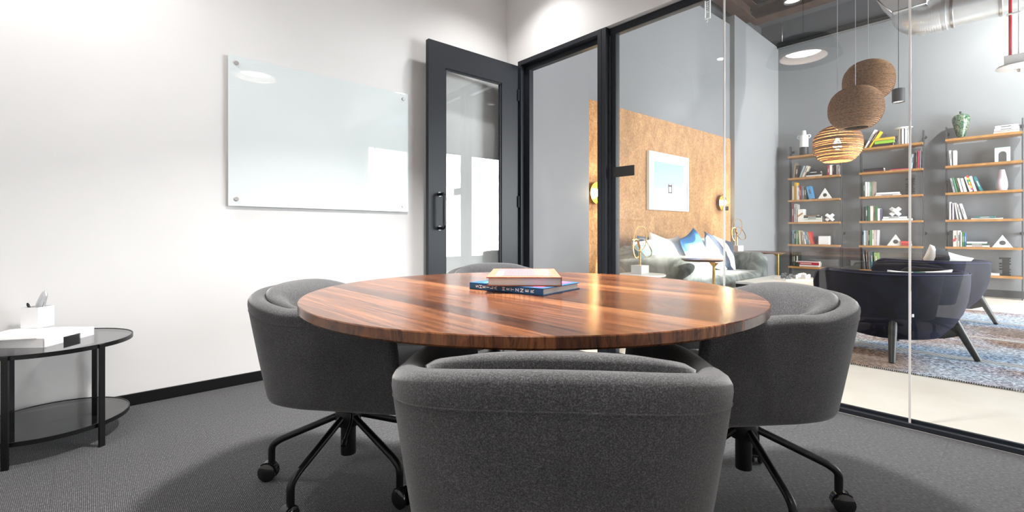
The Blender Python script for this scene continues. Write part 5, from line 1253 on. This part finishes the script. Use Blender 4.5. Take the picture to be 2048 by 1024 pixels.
b = B(); lathe(b, [(R0 * .18, zf(227)), (R0 * .17, zf(224)), (R0 * .2, zf(221.5)), (R0 * .12, zf(221.5)), (R0 * .12, zf(225))], 28); obj('neck', b, mat('dark_neck', (.08, .09, .085), .35), v, smooth=True, ang=50)
tag(v, 'large green mosaic vase on top of the right bookcase', 'vase')
# mint arch
s = msc(2005); p = vpos(2005, 1, .11); w = 31 * s / (ST + CT * (2005 - 1024) / F); h = onU(2005, 295, UF + .11)[1] - ZS[1]; b = B(); ro = w / 2; ri = w * .27; T = .06
out = [(-w / 2, 0), (-w / 2, h), (w / 2, h), (w / 2, 0)]; inn = [(w * .27, 0)] + [(ri * cos(t), h * .52 + ri * sin(t) * 1.15) for t in [pi * i / 16 for i in range(17)]] + [(-w * .27, 0)]
# build as a strip of quads from the inner edge to the outer edge
def arch_out(a):
    if a < .05: return (w / 2, 0)
    if a > .95: return (-w / 2, 0)
    t = (a - .05) / .9; per = h + w + h; d = t * per
    if d < h: return (w / 2, d)
    if d < h + w: return (w / 2 - (d - h), h)
    return (-w / 2, h - (d - h - w))
strip = []
for i, q in enumerate(inn):
    a = i / (len(inn) - 1); o_ = arch_out(a); strip.append((q, o_))
# keep the outer corners sharp
ks = min(range(len(strip)), key=lambda i: math.dist(strip[i][1], (w / 2, h))); strip[ks] = (strip[ks][0], (w / 2, h))
ks = min(range(len(strip)), key=lambda i: math.dist(strip[i][1], (-w / 2, h))); strip[ks] = (strip[ks][0], (-w / 2, h))
rings(b, [[(-T / 2, i_[0], i_[1]), (-T / 2, o_[0], o_[1]), (T / 2, o_[0], o_[1]), (T / 2, i_[0], i_[1])] for i_, o_ in strip])
tag(obj('arch_ornament', b, mat('mint_ceramic', srgb('#c4e2d6'), .45), None, p), 'pale mint arch ornament on the right bookcase', 'ornament')
s = msc(2003.5); p = vpos(2003.5, 2); zf = lambda y: (382 - y) * s; R0 = 12.8 * s * rsc(2003)
b = B(); lathe(b, [(R0 * .82, 0), (R0 * .98, zf(375)), (R0, zf(369)), (R0 * .9, zf(360)), (R0 * .62, zf(347)), (R0 * .47, zf(340)), (R0 * .36, zf(340)), (R0 * .4, zf(346))], 40)
tag(obj('lavender_vase', b, mat('lavender_ceramic', srgb('#cbbfca'), .5), None, p, smooth=True, ang=60), 'pale lavender teardrop vase on the third shelf of the right bookcase', 'vase')

# lounge lamps: wash on the bookcases, the row of cans
spot('ceiling_spot', (5.25, 1.25, 4.8), (5.25, 1.25, 0), 260, 46, .6, (.95, .98, 1), .05)
spot('track_spot', (8.45, -.85, 4.3), (9.5, 1.4, 1.2), 620, 140, .8, (1, .97, .93), .05)
spot('can_light', (6.90, .954, 2.43), (6.9, .954, 0), 70, 110, .7, (1, .93, .85), .05)
spot('can_light', (3.92, 1.16, 2.66), (3.92, 1.16, 0), 70, 110, .7, (1, .93, .85), .05)

# ------------------------------------------------------------------ sky, exposure
wd = bpy.data.worlds.new('world'); SC.world = wd; wd.use_nodes = True; nt = wd.node_tree
bg = nt.nodes['Background']; sk = nt.nodes.new('ShaderNodeTexSky'); sk.sky_type = 'NISHITA'; sk.sun_disc = False; sk.sun_elevation = rad(SUN_EL)
nt.links.new(sk.outputs[0], bg.inputs[0]); bg.inputs[1].default_value = .25
vs = SC.view_settings; vs.view_transform = 'Standard'; vs.look = 'None'; vs.exposure = 0; vs.gamma = 1; vs.use_curve_mapping = False
SC.cycles.max_bounces = 10; SC.cycles.diffuse_bounces = 5; SC.cycles.glossy_bounces = 5; SC.cycles.transparent_max_bounces = 16; SC.cycles.sample_clamp_indirect = 6
